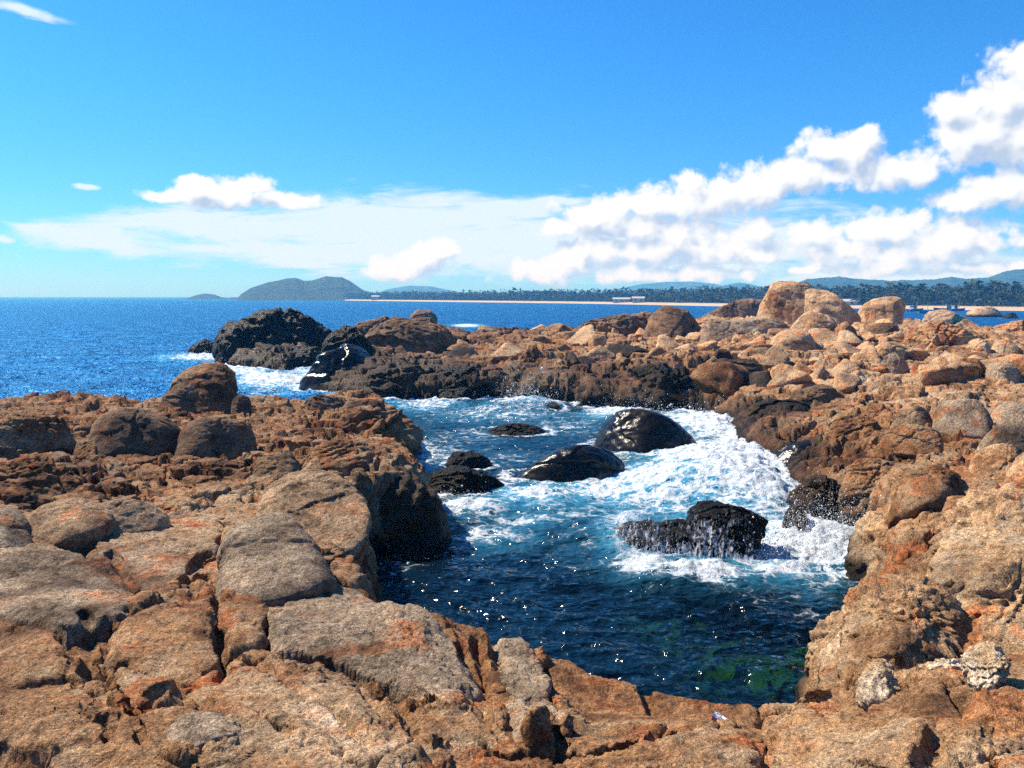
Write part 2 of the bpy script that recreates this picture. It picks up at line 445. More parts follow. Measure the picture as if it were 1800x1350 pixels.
# photo pixel, height, tan tone, darkness, grey
CTRL = [(0,1340,2.35,.25,0,.1),(450,1340,2.3,.25,0,.25),(900,1340,2.2,.1,0,.1),(1300,1340,2.1,.35,0,0),(1750,1340,2.5,.5,0,.1),(100,1150,2.15,.3,0,.1),(400,1150,2.1,.25,0,.1),
        (650,1150,1.95,.1,0,.5),(850,1200,1.78,0,.05,.3),(1100,1250,1.6,.1,0,.1),(1330,1280,1.55,.3,0,0),(100,1000,1.9,.45,0,.2),(350,980,1.8,.45,0,.2),(550,960,1.6,.3,0,.4),
        (700,1060,1.7,.1,.1,.2),(100,900,1.5,.4,0,.1),(300,880,1.35,.3,.1,0),(560,860,1.4,.3,0,.1),(700,880,1.1,0,.45,0),(40,840,1.3,0,.55,0),(200,840,1.25,0,.5,0),(100,800,1.2,0,.45,0),
        (400,800,1.15,.0,.36,0),(650,780,1.1,.0,.32,0),(720,770,.95,0,.3,0),(100,720,1.1,.0,.36,0),(400,730,1.0,.0,.36,0),(640,715,.95,0,.3,0),
        (1440,1200,1.25,.4,0,.3),(1500,1100,1.3,.5,0,.3),(1600,1200,1.9,.6,0,.1),(1750,1200,2.3,.7,0,0),(1560,1010,.9,.5,0,.1),(1620,950,1.5,.6,0,.2),(1750,900,2.0,.7,0,.2),
        (1340,820,.35,0,.8,0),(1450,830,.7,0,.5,0),(1600,800,1.05,.0,.25,0),(1780,800,1.5,.4,0,.2),(1300,740,.4,0,.9,0),(1450,720,.8,.0,.5,0),(1650,750,1.2,.1,.25,0),(1780,700,1.5,.6,0,0),
        (700,655,1.0,0,.7,0),(900,655,1.05,0,.6,0),(1100,660,1.1,0,.6,0),(1250,650,1.2,.1,.5,0),(1350,690,1.0,.3,.25,0),(750,600,1.5,.1,.4,0),(900,605,1.4,.05,.4,0),(1000,625,1.3,.15,.3,0),
        (1100,610,1.5,.5,.05,0),(1300,620,1.7,.7,.1,0),(1500,650,1.6,.9,0,.1),(1750,650,1.8,.8,0,0),(1600,690,1.4,.9,0,0),(700,575,1.6,0,.6,0),(900,582,1.35,0,.6,0),(1060,570,1.6,0,.6,0),
        (1250,568,2.0,.6,.1,.1),(1400,580,2.1,.9,0,0),(1560,580,2.0,.8,0,0),(1760,582,1.8,.7,0,0),(480,625,1.0,0,1,0),(620,605,1.3,0,.7,0)]
CX = np.array([np.r_[at_z(*c[:3])[:2], c[2:]] for c in CTRL])
GX0, GX1, GY0, GY1, GS = -46.0, 78.0, -4.0, 98.0, 0.16
gx, gy = np.arange(GX0, GX1, GS, dtype=np.float32), np.arange(GY0, GY1, GS, dtype=np.float32)
QX, QY = np.meshgrid(gx, gy)
def poly_sd(X, Y, P):
    d2 = np.full(X.shape, 1e9, np.float32); inside = np.zeros(X.shape, bool)
    for a, b in zip(P, np.roll(P, -1, 0)):
        e = b - a
        t = np.clip(((X - a[0]) * e[0] + (Y - a[1]) * e[1]) / (e @ e + 1e-9), 0, 1)
        d2 = np.minimum(d2, (X - a[0] - t * e[0]) ** 2 + (Y - a[1] - t * e[1]) ** 2)
        c = (a[1] > Y) != (b[1] > Y)
        inside ^= c & (X < (b[0] - a[0]) * (Y - a[1]) / (b[1] - a[1] + 1e-12) + a[0])
    return np.where(inside, 1, -1) * np.sqrt(d2)
SD = poly_sd(QX, QY, LP).astype(np.float32)
acc = np.zeros(QX.shape + (4,), np.float32); wsum = np.zeros(QX.shape, np.float32)
for c in CX:
    rr = 0.02 * (c[0] ** 2 + c[1] ** 2) * 0.15 + 0.15
    w = 1.0 / ((QX - c[0]) ** 2 + (QY - c[1]) ** 2 + rr) ** 1.7
    wsum += w; acc += w[..., None] * c[2:6].astype(np.float32)
acc /= wsum[..., None]
CLIFF = np.clip(0.35 + 0.012 * np.hypot(QX, QY), 0.4, 1.0)
up = np.sqrt(np.clip((SD + 0.15) / CLIFF, 0, 1))
BASE = np.where(SD > -0.15, -0.5 + up * (acc[..., 0] + 0.5), -0.5 - np.clip((-SD - 0.15) * 0.9, 0, 1.8)).astype(np.float32)
for (px, py, z, rad) in [(1280,1130,-.25,1.2),(1360,1170,-.2,1.0),(1190,1095,-.4,1.0),(1090,1080,-.5,.9),(1010,1150,-.7,.6),(1400,1060,-.8,.6),(780,1080,-.6,.5)]:
    c = at_z(px, py, z)
    k_ = np.exp(-((QX - c[0]) ** 2 + (QY - c[1]) ** 2) / rad ** 2)
    BASE = np.where(SD < -.15, BASE + np.clip(z - BASE, 0, None) * k_, BASE).astype(np.float32)
def samp(G, x, y):
    fx = np.clip((np.asarray(x) - GX0) / GS, 0, G.shape[1] - 1.001); fy = np.clip((np.asarray(y) - GY0) / GS, 0, G.shape[0] - 1.001)
    ix, iy = fx.astype(np.int32), fy.astype(np.int32); fx, fy = fx - ix, fy - iy
    if G.ndim == 3: fx, fy = fx[..., None], fy[..., None]
    return (G[iy, ix] * (1 - fx) + G[iy, ix + 1] * fx) * (1 - fy) + (G[iy + 1, ix] * (1 - fx) + G[iy + 1, ix + 1] * fx) * fy
def ground_dist(px, py):                        # horizontal distance at which a pixel's sight line meets the smooth ground or the water
    d = ray(px, py); hh = math.hypot(d[0], d[1])
    t = np.geomspace(1.5, 130, 1600)
    x, y, z = d[0] * t / hh, d[1] * t / hh, CAM_H + d[2] * t / hh
    hit = np.nonzero(z < np.maximum(samp(BASE, x, y), 0.0))[0]
    return float(t[hit[0]]) if len(hit) else 90.0

SLABS = [([(-110,1120),(-90,1000),(0,972),(110,974),(190,1000),(240,1050),(232,1095),(120,1125)], .20, .62), ([(155,1000),(172,952),(240,925),(330,905),(385,914),(388,960),(340,1010),(268,1060),(230,1045)], .17, .5),
         ([(470,1110),(490,1070),(560,1042),(640,1060),(730,1095),(800,1130),(832,1200),(800,1260),(700,1235),(560,1180),(480,1150)], .20, .72), ([(720,1090),(842,1128),(848,1200),(846,1330),(720,1335),(640,1250),(800,1265),(835,1200)], .07, .1),
         ([(868,1128),(905,1124),(965,1190),(960,1280),(905,1312),(885,1230)], .10, .8), ([(930,1148),(1090,1200),(1180,1230),(1340,1265),(1260,1292),(1100,1335),(985,1335),(975,1220)], .04, .05),
         ([(-40,1220),(-20,1135),(40,1108),(110,1118),(150,1160),(128,1212),(40,1235)], .14, .2), ([(200,1110),(300,1075),(375,1095),(395,1170),(330,1215),(205,1185)], .13, .1), ([(-40,1345),(-20,1245),(130,1212),(230,1262),(200,1340),(60,1365)], .15, .25),
         ([(330,1225),(470,1160),(560,1195),(690,1250),(740,1350),(640,1400),(470,1300),(400,1262)], .15, .45), ([(192,1240),(205,1196),(240,1180),(325,1222),(330,1255),(260,1262)], .13, .1), ([(740,1340),(840,1338),(960,1340),(980,1400),(760,1420)], .10, .05),
         ([(1000,1345),(1150,1330),(1240,1300),(1330,1300),(1340,1400),(1000,1420)], .12, .1), ([(1350,1330),(1420,1275),(1510,1285),(1640,1300),(1640,1420),(1350,1420)], .13, .0), ([(385,1060),(410,1040),(470,1045),(470,1130),(400,1160)], .10, .05),
         ([(560,1035),(590,1002),(640,998),(700,1035),(745,1080),(640,1052)], .14, .4), ([(300,1070),(330,1025),(362,1018),(378,1050),(372,1085)], .10, .1), ([(300,890),(440,850),(460,885),(400,905),(300,900)], .08, .3), ([(-40,1120),(0,1105),(80,1112),(40,1128)], .05, 0)]
CRACKS = [[(836,1135),(846,1200),(850,1270),(890,1322)], [(866,1128),(884,1230),(904,1312),(960,1330)], [(388,1040),(378,1095),(398,1175),(380,1222)], [(196,985),(240,1045),(236,1072)], [(560,1182),(640,1250),(745,1352)],
          [(160,1095),(178,1200)], [(200,1192),(260,1262),(330,1225)], [(700,1238),(800,1264)], [(960,1180),(985,1340)], [(1090,1205),(1180,1280),(1150,1330)], [(440,1160),(520,1250),(640,1330)], [(1345,1270),(1330,1400)], [(0,1235),(130,1215)]]
def gpt(px, py):
    q = at_d(px, py, ground_dist(px, py)); return q[:2]
SLABW = [(np.array([gpt(*p) for p in P]), h, g) for P, h, g in SLABS]
CRACKW = [np.array([gpt(*p) for p in C]) for C in CRACKS]
def slab_field(X, Y, wx, wy):
    x, y = X + wx * .10, Y + wy * .10
    H = np.zeros(X.shape, np.float32); Gm = np.full(X.shape, -1.0, np.float32); inside = np.zeros(X.shape, np.float32)
    sel = np.hypot(X, Y) < 13
    xs_, ys_ = x[sel], y[sel]
    h_, g_, in_ = H[sel], Gm[sel], inside[sel]
    for k, (P, h, g) in enumerate(SLABW):
        sd_ = poly_sd(xs_, ys_, P)
        L = math.sqrt(abs(np.sum(P[:, 0] * np.roll(P[:, 1], -1) - P[:, 1] * np.roll(P[:, 0], -1))) / 2) * .32
        t = np.clip(sd_ / L, 0, 1)
        f = np.sqrt(1 - (1 - t) ** 2) * .75 + .25 * sstep(0, .08, sd_)
        h_ = np.where(sd_ > 0, np.maximum(h_, h * f), h_)
        h_ = h_ - .045 * np.exp(-(np.clip(np.abs(sd_), 0, 1) / .028) ** 2)
        g_ = np.where(sd_ > 0, g, g_); in_ = np.maximum(in_, sstep(-.05, .12, sd_))
    for C in CRACKW:
        d2 = np.full(xs_.shape, 9.0, np.float32)
        for a, b in zip(C[:-1], C[1:]):
            e = b - a; t = np.clip(((xs_ - a[0]) * e[0] + (ys_ - a[1]) * e[1]) / (e @ e), 0, 1)
            d2 = np.minimum(d2, (xs_ - a[0] - t * e[0]) ** 2 + (ys_ - a[1] - t * e[1]) ** 2)
        h_ = h_ - .10 * np.exp(-d2 / .030 ** 2)
    H[sel], Gm[sel], inside[sel] = h_ * .62, g_, in_
    return H, Gm, inside
def terrain_z(X, Y):
    r = np.hypot(X, Y)
    wx = fbm(X * 0.9, Y * 0.9, 3.1 + 0 * X, 4); wy = fbm(X * 0.9, Y * 0.9, 41.7 + 0 * X, 4)
    amp = 0.22 + 0.004 * r
    xs, ys = X + wx * amp, Y + wy * amp
    b = samp(BASE, xs, ys); a = samp(acc, xs, ys)
    far, near = sstep(24, 34, r), 1 - sstep(8, 12, r)
    mid = 1 - far - near
    xa, ya = X + wx * 0.35, Y + wy * 0.35
    SH, SG, SI = slab_field(X, Y, wx, wy)
    calm = near * (1 - .88 * SI)
    h = calm * (0.12 * blocks(xa, ya, 1.25, 1, .8, .9) + 0.055 * blocks(xa + wy * .2, ya, 0.45, 2, .8, .9) + 0.018 * blocks(xa, ya, .16, 5))
    h += mid * (0.20 * blocks(xa, ya, 1.2, 3, .8) + 0.16 * blocks(xa, ya - wx * .3, 0.55, 4, .8) + 0.06 * blocks(xa, ya, .22, 5))
    h += far * (0.40 * blocks(xa, ya * 1.3, 3.0, 6, .9, .7) + 0.22 * blocks(xa - wy * .5, ya * 1.2, 1.2, 7, .9, .7) + 0.10 * blocks(xa, ya, .5, 8, .8, .7))
    h += 0.10 * fbm(X * 0.6, Y * 0.6, 9 + 0 * X, 3) * (1 + far) + 0.035 * fbm(X * 3.1, Y * 3.1, 2 + 0 * X, 5, .6)
    h += near * 0.022 * fbm(X * 11, Y * 11, 7 + 0 * X, 4, .65)
    h -= calm * .07 + near * (1 - calm / (near + 1e-6)) * .02 + mid * .24 + far * .48
    sdl = samp(SD, xs, ys); cw = np.clip(.35 + .012 * r, .4, 1.0)
    land = sstep(.15, 1.25, sdl / cw)
    z = b + h * np.where(b > -.4, land, .5) + SH * near
    stp = near * .13 + mid * .17 + far * .24          # bedding: the rock breaks in ledges
    t = (z + .10 * X * .35 + .16 * fbm(X * .7, Y * .7, 21 + 0 * X, 3)) / stp
    fr = t - np.floor(t)
    z = z + (.85 - .6 * SI * near) * stp * (sstep(.18, .82, fr) - fr)
    z = z + (near * .016 + mid * .03 + far * .06) * fbm(X * 6, Y * 6, 33 + 0 * X, 4, .6, ridged=True)
    a = a.copy(); a[..., 3] = np.where(SG >= 0, SG, a[..., 3])
    return z, a, r
rows = [1.2]
while rows[-1] < 97:
    r_ = rows[-1]
    k = 0.0042
    if 9 < r_ < 20: k = 0.0034
    if 26 < r_ < 50: k = 0.0027
    rows.append(r_ * (1 + k))
rows = np.array(rows, np.float32)
colsA = np.radians(np.linspace(-46, 46, 980)).astype(np.float32)
RR, AA = np.meshgrid(rows, colsA, indexing='ij')
X, Y = RR * np.sin(AA), RR * np.cos(AA)
Z, A4, _ = terrain_z(X, Y)
# push the faces in and out sideways so that edges overhang and knobs stand out
dzx = np.gradient(Z, axis=1) / (np.gradient(RR * AA, axis=1) + 1e-6); dzr = np.gradient(Z, axis=0) / np.gradient(RR, axis=0)
sl = np.hypot(dzx, dzr)
nx, nr_, nz = -dzx / np.sqrt(1 + sl ** 2), -dzr / np.sqrt(1 + sl ** 2), 1 / np.sqrt(1 + sl ** 2)
side = sstep(0.5, 1.6, sl)
dsp = side * ((0.10 + 0.006 * RR) * fbm(X * .7, Y * .7, Z * 4.5, 4, .55) + (0.06 + 0.003 * RR) * fbm(X * 2.2, Y * 2.2, Z * 4.5, 4, .6))
X = X + dsp * (nx * np.cos(AA) + nr_ * np.sin(AA)); Y = Y + dsp * (-nx * np.sin(AA) + nr_ * np.cos(AA)); Z = Z + dsp * nz * .4
V = np.stack([X, Y, Z], -1).reshape(-1, 3)
F = grid_faces(*RR.shape)
zmax = Z.ravel()[F].max(1); rmin = RR.ravel()[F].min(1)
F = F[(zmax > -0.5) | ((rmin < 17) & (zmax > -2.2))]
V, F, (tone, dark, gry) = compact(V, F, [A4[..., 1].ravel(), A4[..., 2].ravel(), A4[..., 3].ravel()])
me = mesh_np('terrain', V, F)
put_attr(me, 'tone', tone); put_attr(me, 'dark', dark); put_attr(me, 'grey', gry)
tag(link('terrain', me, M_TERRAIN), 'brown jointed granite bedrock shelf around the tidal pool', None, None, 'structure')

# ------------------------------------------------------------------ boulders
ICO = {}
def ico(level):
    if level not in ICO:
        bm = bmesh.new(); bmesh.ops.create_icosphere(bm, subdivisions=level, radius=1)
        v = np.array([q.co[:] for q in bm.verts], np.float32); f = np.array([[q.index for q in p.verts] for p in bm.faces], np.int32); bm.free()
        ICO[level] = (v, f)
    return ICO[level]
def hull2(P):
    P = sorted(map(tuple, P))
    def half(pts):
        h = []
        for p in pts:
            while len(h) > 1 and (h[-1][0]-h[-2][0])*(p[1]-h[-2][1]) - (h[-1][1]-h[-2][1])*(p[0]-h[-2][0]) <= 0: h.pop()
            h.append(p)
        return h
    a, b = half(P), half(P[::-1])
    return np.array(a[:-1] + b[:-1])
nrock = 0
FEET = []
def make_rock(poly, mat, depth=0.9, p=11, rough=1.0, base=None, z0=None, sink=0.3, name='boulder', seed=None, tilt=None, chips=9):
    """A boulder whose outline seen from the path is poly (photo pixels), set on the ground where its foot stands."""
    global nrock
    nrock += 1
    rs = np.random.default_rng(seed if seed is not None else nrock * 13 + 5)
    poly = np.array(poly, float)
    by = base if base is not None else poly[:, 1].max() - 2
    cx = 0.5 * (poly[:, 0].min() + poly[:, 0].max())
    if z0 is not None:
        g = at_z(cx, by, z0); d0 = math.hypot(g[0], g[1])
    else:
        d0 = ground_dist(cx, by)
    d = ray(cx, by); brg = math.atan2(d[0], d[1])
    Fv, Rv = np.array([math.sin(brg), math.cos(brg), 0]), np.array([math.cos(brg), -math.sin(brg), 0])
    wpx = poly[:, 0].max() - poly[:, 0].min(); hpx = poly[:, 1].max() - poly[:, 1].min()
    dep = depth * wpx / FPX * d0
    if tilt is None:
        tilt = 20 if z0 is not None else 64 if d0 < 8 else 54 if d0 < 14 else 35 if d0 < 24 else 12
    if z0 is None and tilt > 30: dep *= .46
    ct, st = math.cos(R(tilt)), math.sin(R(tilt))
    Tv, Nv = ct * np.array([0, 0, 1.0]) + st * Fv, ct * Fv - st * np.array([0, 0, 1.0])
    foot = at_d(cx, by, d0) + Nv * dep * (.42 if tilt < 30 else .16)
    camp = np.array([0, 0, CAM_H])
    pts = []
    for (px, py) in poly:
        q = ray(px, py); t = ((foot - camp) @ Nv) / (q @ Nv)
        q = camp + q * t - foot
        pts.append((q @ Rv, q @ Tv))
    H = hull2(pts)
    c = H.mean(0); c = 0.5 * c + 0.5 * 0.5 * (H.min(0) + H.max(0))
    hw, hh, hd = np.ptp(H[:, 0]) / 2, np.ptp(H[:, 1]) / 2, dep / 2
    pl = []
    for a, b in zip(H, np.roll(H, -1, 0)):
        e = b - a; L = np.linalg.norm(e)
        if L < 1e-6: continue
        n = np.array([e[1], -e[0]]) / L
        ds = max(n @ (a - c), 0.15 * min(hw, hh))
        if n[1] < -0.35: ds += sink * 2 * hh
        k = rs.uniform(-.25, .25)
        nn = np.array([n[0], k, n[1]]); s = np.linalg.norm(nn)
        pl.append((nn / s, ds / s))
    for sgn in (-1, 1):
        for phi in (8, 45):
            for th in (-40, 0, 40) if phi < 40 else (-20, 25):
                phi2, th2 = R(phi + rs.uniform(-10, 10)), R(th + rs.uniform(-14, 14))
                n = np.array([math.cos(phi2) * math.sin(th2), sgn * math.cos(phi2) * math.cos(th2), math.sin(phi2)])
                sup = math.sqrt((n[0] * hw) ** 2 + (n[1] * hd) ** 2 + (n[2] * hh) ** 2)
                pl.append((n, sup * rs.uniform(.86, 1.02)))
    for _ in range(chips):
        n = rs.normal(size=3); n[1] = -abs(n[1]); n[2] = abs(n[2]) * .8; n /= np.linalg.norm(n)
        sup = math.sqrt((n[0] * hw) ** 2 + (n[1] * hd) ** 2 + (n[2] * hh) ** 2)
        pl.append((n, sup * rs.uniform(.84, 1.0)))
    if z0 is not None: FEET.append((*(foot + Rv * c[0])[:2], brg, hw, max(hd, .5 * hw)))
    size_px = max(wpx, hpx)
    lvl = 4 if size_px < 34 else 5 if size_px < 95 else 6 if size_px < 330 else 7
    v, f = ico(lvl)
    u = v * np.array([hw, hd, hh * 1.15], np.float32); u /= np.linalg.norm(u, axis=1, keepdims=True)
    p = p * 1.5
    s = np.zeros(len(u), np.float32)
    for n, ds in pl:
        s += np.clip((u @ n.astype(np.float32)) / ds, 0, None) ** p
    r = s ** (-1.0 / p)
    r *= len(pl) ** 0 * 1.03
    q = u * r[:, None]
    sz = (hw * hh * hd) ** (1 / 3)
    o3 = rs.uniform(-50, 50, 3)
    k = 1.1 / sz
    n1 = fbm(q[:, 0] * k + o3[0], q[:, 1] * k + o3[1], q[:, 2] * k * 1.2 + o3[2], 5, .52)
    rd = np.abs(perlin(q[:, 0] * k * .8 + o3[1], q[:, 1] * k * .8 + o3[2], q[:, 2] * k * 1.3 + o3[0]))
    crack = (1 - sstep(0, .05, rd)) * sstep(-.1, .25, perlin(q[:, 0] * k * .6 + o3[2], q[:, 1] * k * .6, q[:, 2] * k * .6))
    fine = fbm(q[:, 0] * 5.5 + o3[2], q[:, 1] * 5.5 + o3[0], q[:, 2] * 7 + o3[1], 4, .6)
    ax = rs.normal(size=3) * .35 + np.array([0, 0, 1.0]); ax /= np.linalg.norm(ax)
    t = (q @ ax.astype(np.float32)) / (0.34 * sz) + 1.3 * n1 + rs.uniform(0, 1)
    fr = t - np.floor(t)
    led = sstep(.1, .9, fr) - fr
    rg = fbm(q[:, 0] * k * 2.4 + o3[2], q[:, 1] * k * 2.4 + o3[1], q[:, 2] * k * 3 + o3[0], 4, .55, ridged=True)
    disp = rough * sz * (0.12 * n1 - 0.06 * crack + 0.075 * led * min(rough, 1.5) + 0.035 * rg * rough) + rough * 0.026 * fine * min(1.0, sz * 2)
    for _ in range(int(1.5 + 2.2 * rough)):                  # joints: a groove with the rock on one side standing a little higher
        n = rs.normal(size=3) * np.array([1, .7, .9]); n /= np.linalg.norm(n)
        ext = abs(n[0]) * hw + abs(n[1]) * hd + abs(n[2]) * hh
        dj = q @ n.astype(np.float32) - rs.uniform(-.6, .6) * ext + .10 * sz * perlin(q[:, 0] * k * 2 + o3[0], q[:, 1] * k * 2, q[:, 2] * k * 2)
        disp = disp - .055 * sz * min(rough, 1.6) * np.exp(-(dj / (.028 * sz)) ** 2) + rs.choice([-1, 1]) * .028 * sz * rough * np.tanh(dj / (.02 * sz))
    q = q + u * disp[:, None]
    q3 = q[:, :1] * Rv + q[:, 1:2] * Nv + q[:, 2:3] * Tv
    org = foot + Rv * c[0] + Tv * c[1]
    drop = float(q3[:, 2].min())
    me = mesh_np(name, q3 - np.array([0, 0, drop]), f)
    org[2] += drop
    return link(name, me, MATS[mat], tuple(org))
def boulder(label, poly, mat='brown', cat='boulder', group=None, **kw):
    return tag(make_rock(poly, mat, **kw), label, cat, group)

# --- far left: the dark headland of rock in the surf
boulder('largest black sea-washed rock mound, domed, at the far left of the reef', [(395,642),(415,590),(440,560),(480,543),(535,549),(585,577),(612,608),(605,645)], 'black', z0=0, base=646, depth=.8, p=9, rough=1.7)
boulder('black craggy lobe on the left flank of the largest dark mound', [(382,630),(384,592),(402,570),(435,562),(455,585),(448,645),(400,648)], 'black', z0=0, base=646, depth=.9, rough=1.4)
boulder('small black rock standing alone in the surf left of the dark mound', [(330,624),(338,609),(352,601),(372,600),(384,613),(382,628)], 'black', z0=0, base=626, rough=1.5)
boulder('low dark rock in the channel in front of the black mound', [(500,640),(520,613),(558,617),(592,627),(585,648)], 'black', z0=0, base=650, depth=.6, rough=1.5)
boulder('dark broken ridge running right from the black mound', [(560,640),(575,590),(602,578),(640,592),(655,615),(640,640)], 'black', depth=.7, rough=1.6)
boulder('glossy black slab leaning out of the water beside the channel', [(522,692),(534,662),(578,622),(628,602),(656,606),(662,640),(640,690),(600,702)], 'wet', z0=0, base=694, depth=.8, p=10, rough=1.1)
boulder('rounded black knob on top of the rocky hump by the open sea', [(719,572),(721,554),(735,545),(755,545),(768,556),(771,574)], 'umber', base=573, p=7, rough=.9)
boulder('greenish brown hump carrying the round black knob', [(640,622),(655,590),(690,566),(738,562),(775,575),(795,595),(780,622)], 'umber', depth=.7, rough=1.6)
boulder('low dark back of rock rising left of the knob', [(602,596),(640,568),(688,558),(722,566),(715,596)], 'umber', depth=.6, rough=1.2)
# --- wall of wet blocks along the far side of the pool
boulder('dark wet block at the left end of the pool far wall', [(645,708),(655,665),(695,648),(742,655),(748,708)], 'dark', z0=0, base=706, rough=1.6)
boulder('wide black wet block, second from the left in the pool far wall', [(742,710),(748,665),(800,652),(882,656),(892,710)], 'black', z0=0, base=706, depth=.5, rough=1.5)
boulder('black wet block in the middle of the pool far wall', [(884,710),(890,664),(955,655),(1018,664),(1026,710)], 'black', z0=0, base=706, depth=.5, rough=1.5)
boulder('square black block jutting forward from the pool far wall', [(1012,724),(1020,680),(1060,668),(1102,672),(1126,694),(1122,728)], 'black', z0=0, base=722, depth=.8, p=12, rough=1.1)
boulder('brown-black lump above and right of the jutting square block', [(1105,700),(1116,648),(1158,635),(1192,660),(1186,705)], 'dark', base=700, rough=1.7)
boulder('steep shiny black pillar above the foaming far corner', [(1148,728),(1158,684),(1198,642),(1228,680),(1230,728)], 'black', z0=0, base=726, rough=1.8)
boulder('reddish black knobbly bulge at the right end of the far wall', [(1212,728),(1224,680),(1262,650),(1312,645),(1346,666),(1354,704),(1310,728)], 'dark', z0=0, base=727, rough=1.8)
# --- left shelf
boulder('big dark brown boulder standing at the seaward edge of the left shelf', [(288,722),(300,675),(335,652),(384,640),(414,653),(422,690),(424,726)], 'brown', base=724, p=8, rough=1.0)
boulder('rounded dark slab leaning on the left side of the big dark boulder', [(276,712),(288,690),(330,683),(364,692),(366,726),(300,728)], 'umber', base=727, depth=.8, p=7)
boulder('small dark block tucked against the right foot of the big dark boulder', [(404,726),(410,702),(432,694),(441,708),(440,728)], 'umber', base=727)
boulder('smooth grey-brown dome on the left shelf, the wider of the pair', [(146,792),(156,745),(200,719),(258,717),(305,730),(330,752),(318,785),(240,805)], 'umber', base=800, depth=.9, p=5, rough=.7)
boulder('smooth grey-brown hump right of the wider dome on the left shelf', [(284,800),(308,757),(360,736),(430,735),(456,746),(454,790),(420,806)], 'umber', base=800, depth=.8, p=6, rough=.7)
boulder('brown block at the back edge of the left shelf near the channel', [(524,724),(545,701),(580,695),(606,706),(604,726)], 'umber', base=722, rough=1.3)
boulder('flat reddish block beside the pool mouth on the left shelf', [(600,728),(604,706),(648,700),(674,708),(678,728)], 'umber', base=725, depth=.8, rough=1.0)
boulder('layered brown tip of the left shelf overhanging the pool', [(560,828),(590,742),(640,728),(700,730),(738,762),(728,798),(704,828)], 'brown', z0=0.1, base=835, depth=.8, p=10, rough=1.7, sink=.1)
boulder('dark pitted block on the left shelf behind the tall near mound', [(436,846),(452,803),(498,795),(530,815),(520,850)], 'umber', rough=1.6)
boulder('brown ledge block in the middle of the left shelf', [(530,806),(560,780),(620,775),(660,790),(655,820),(560,826)], 'brown', rough=1.6, depth=.7)
boulder('small brown knob left of the wider grey-brown dome', [(128,800),(138,778),(165,770),(182,785),(178,806)], 'brown', rough=1.3)
boulder('low brown ridge at the far left of the left shelf', [(-30,790),(0,742),(60,728),(120,740),(130,770),(40,795)], 'brown', depth=.6, rough=1.8)
boulder('rough brown pitted ridge at the far left above the pale lumps', [(-60,880),(-20,820),(60,812),(130,828),(150,868),(60,885)], 'brown', depth=.6, rough=2.2)
# --- foreground left
boulder('tall tan mound of granite beside the black wet rock, near the pool', [(452,890),(478,842),(540,823),(608,824),(640,838),(642,905),(600,955),(520,960),(468,930)], 'grey', depth=1.0, p=7, rough=1.0)
boulder('black wet rock dropping steeply into the pool on its left side', [(636,975),(640,832),(700,826),(732,850),(768,890),(776,928),(745,968),(690,988)], 'dark', z0=0, base=985, depth=.9, p=9, rough=1.5, sink=.1)
boulder('grey bell-shaped dome of granite in the left foreground', [(366,1048),(375,985),(402,926),(440,893),(474,890),(520,918),(556,960),(574,1006),(530,1040),(430,1060)], 'cool', depth=1.0, p=6, rough=.8)
boulder('pale flat-topped lump left of the tan slab', [(98,940),(110,902),(180,885),(268,887),(297,905),(290,930),(180,950)], 'grey', depth=.8, p=7, rough=.8)
boulder('olive-brown slab partly behind the pale flat-topped lump', [(34,910),(70,887),(160,877),(205,888),(190,930),(80,968),(50,955)], 'grey', depth=.8, p=7, rough=.8)
boulder('smooth dark grey boulder cut by the left edge of the picture', [(-90,990),(-60,906),(-12,890),(40,902),(66,950),(74,985)], 'cool', depth=.9, p=5, rough=.6)
boulder('pale greenish boulder at the bottom of the picture, left of centre', [(250,1390),(268,1312),(315,1264),(395,1258),(440,1300),(456,1390)], 'cool', depth=.9, p=8, rough=1.1)
boulder('ochre boulder at the bottom edge right of the pale greenish one', [(462,1390),(474,1320),(520,1282),(580,1292),(615,1340),(620,1390)], 'orange', depth=.9, p=8, rough=1.3)
# --- right outcrop
boulder('pale pointed crest at the left end of the near right outcrop', [(1518,1000),(1530,950),(1570,905),(1612,880),(1645,890),(1672,950),(1660,1030),(1570,1040)], 'tan', z0=0.3, base=1010, depth=.9, p=9, rough=2.1, sink=.1)
boulder('grey-flecked upper block of the near right outcrop', [(1640,1000),(1650,905),(1690,884),(1790,878),(1880,900),(1890,1010),(1720,1040)], 'tan', depth=.7, p=9, rough=2.1)
boulder('brown buttress standing in the pool at the foot of the right outcrop', [(1426,1200),(1430,1142),(1460,1100),(1500,1082),(1530,1120),(1520,1220),(1440,1222)], 'tan', z0=0.6, base=1225, depth=.8, p=10, rough=2.1)
boulder('greenish tan shoulder in the middle of the right outcrop', [(1486,1150),(1508,1070),(1545,1030),(1610,1020),(1680,1045),(1695,1130),(1600,1175)], 'tan', depth=.9, p=8, rough=2.1)
boulder('pink and grey bulge at the right edge of the outcrop', [(1680,1130),(1690,1050),(1740,1010),(1830,1005),(1880,1060),(1870,1140)], 'tan', depth=.8, p=8, rough=2.1)
boulder('white quartz lump nearest the pool, set in the right outcrop', [(1506,1222),(1518,1186),(1548,1158),(1576,1172),(1592,1204),(1560,1236),(1528,1240)], 'quartz', p=5, rough=2.6, depth=.9, tilt=60, sink=0)
boulder('low cream quartz lump between the two taller white ones', [(1614,1188),(1632,1164),(1668,1152),(1704,1166),(1692,1194),(1648,1204)], 'quartz', p=5, rough=2.2, depth=1.3, tilt=60, sink=0)
boulder('tall white quartz lump with dark seams near the right edge', [(1702,1186),(1712,1146),(1742,1120),(1768,1148),(1776,1192),(1738,1226),(1715,1215)], 'quartz', p=5, rough=2.6, depth=.8, tilt=60, sink=0)
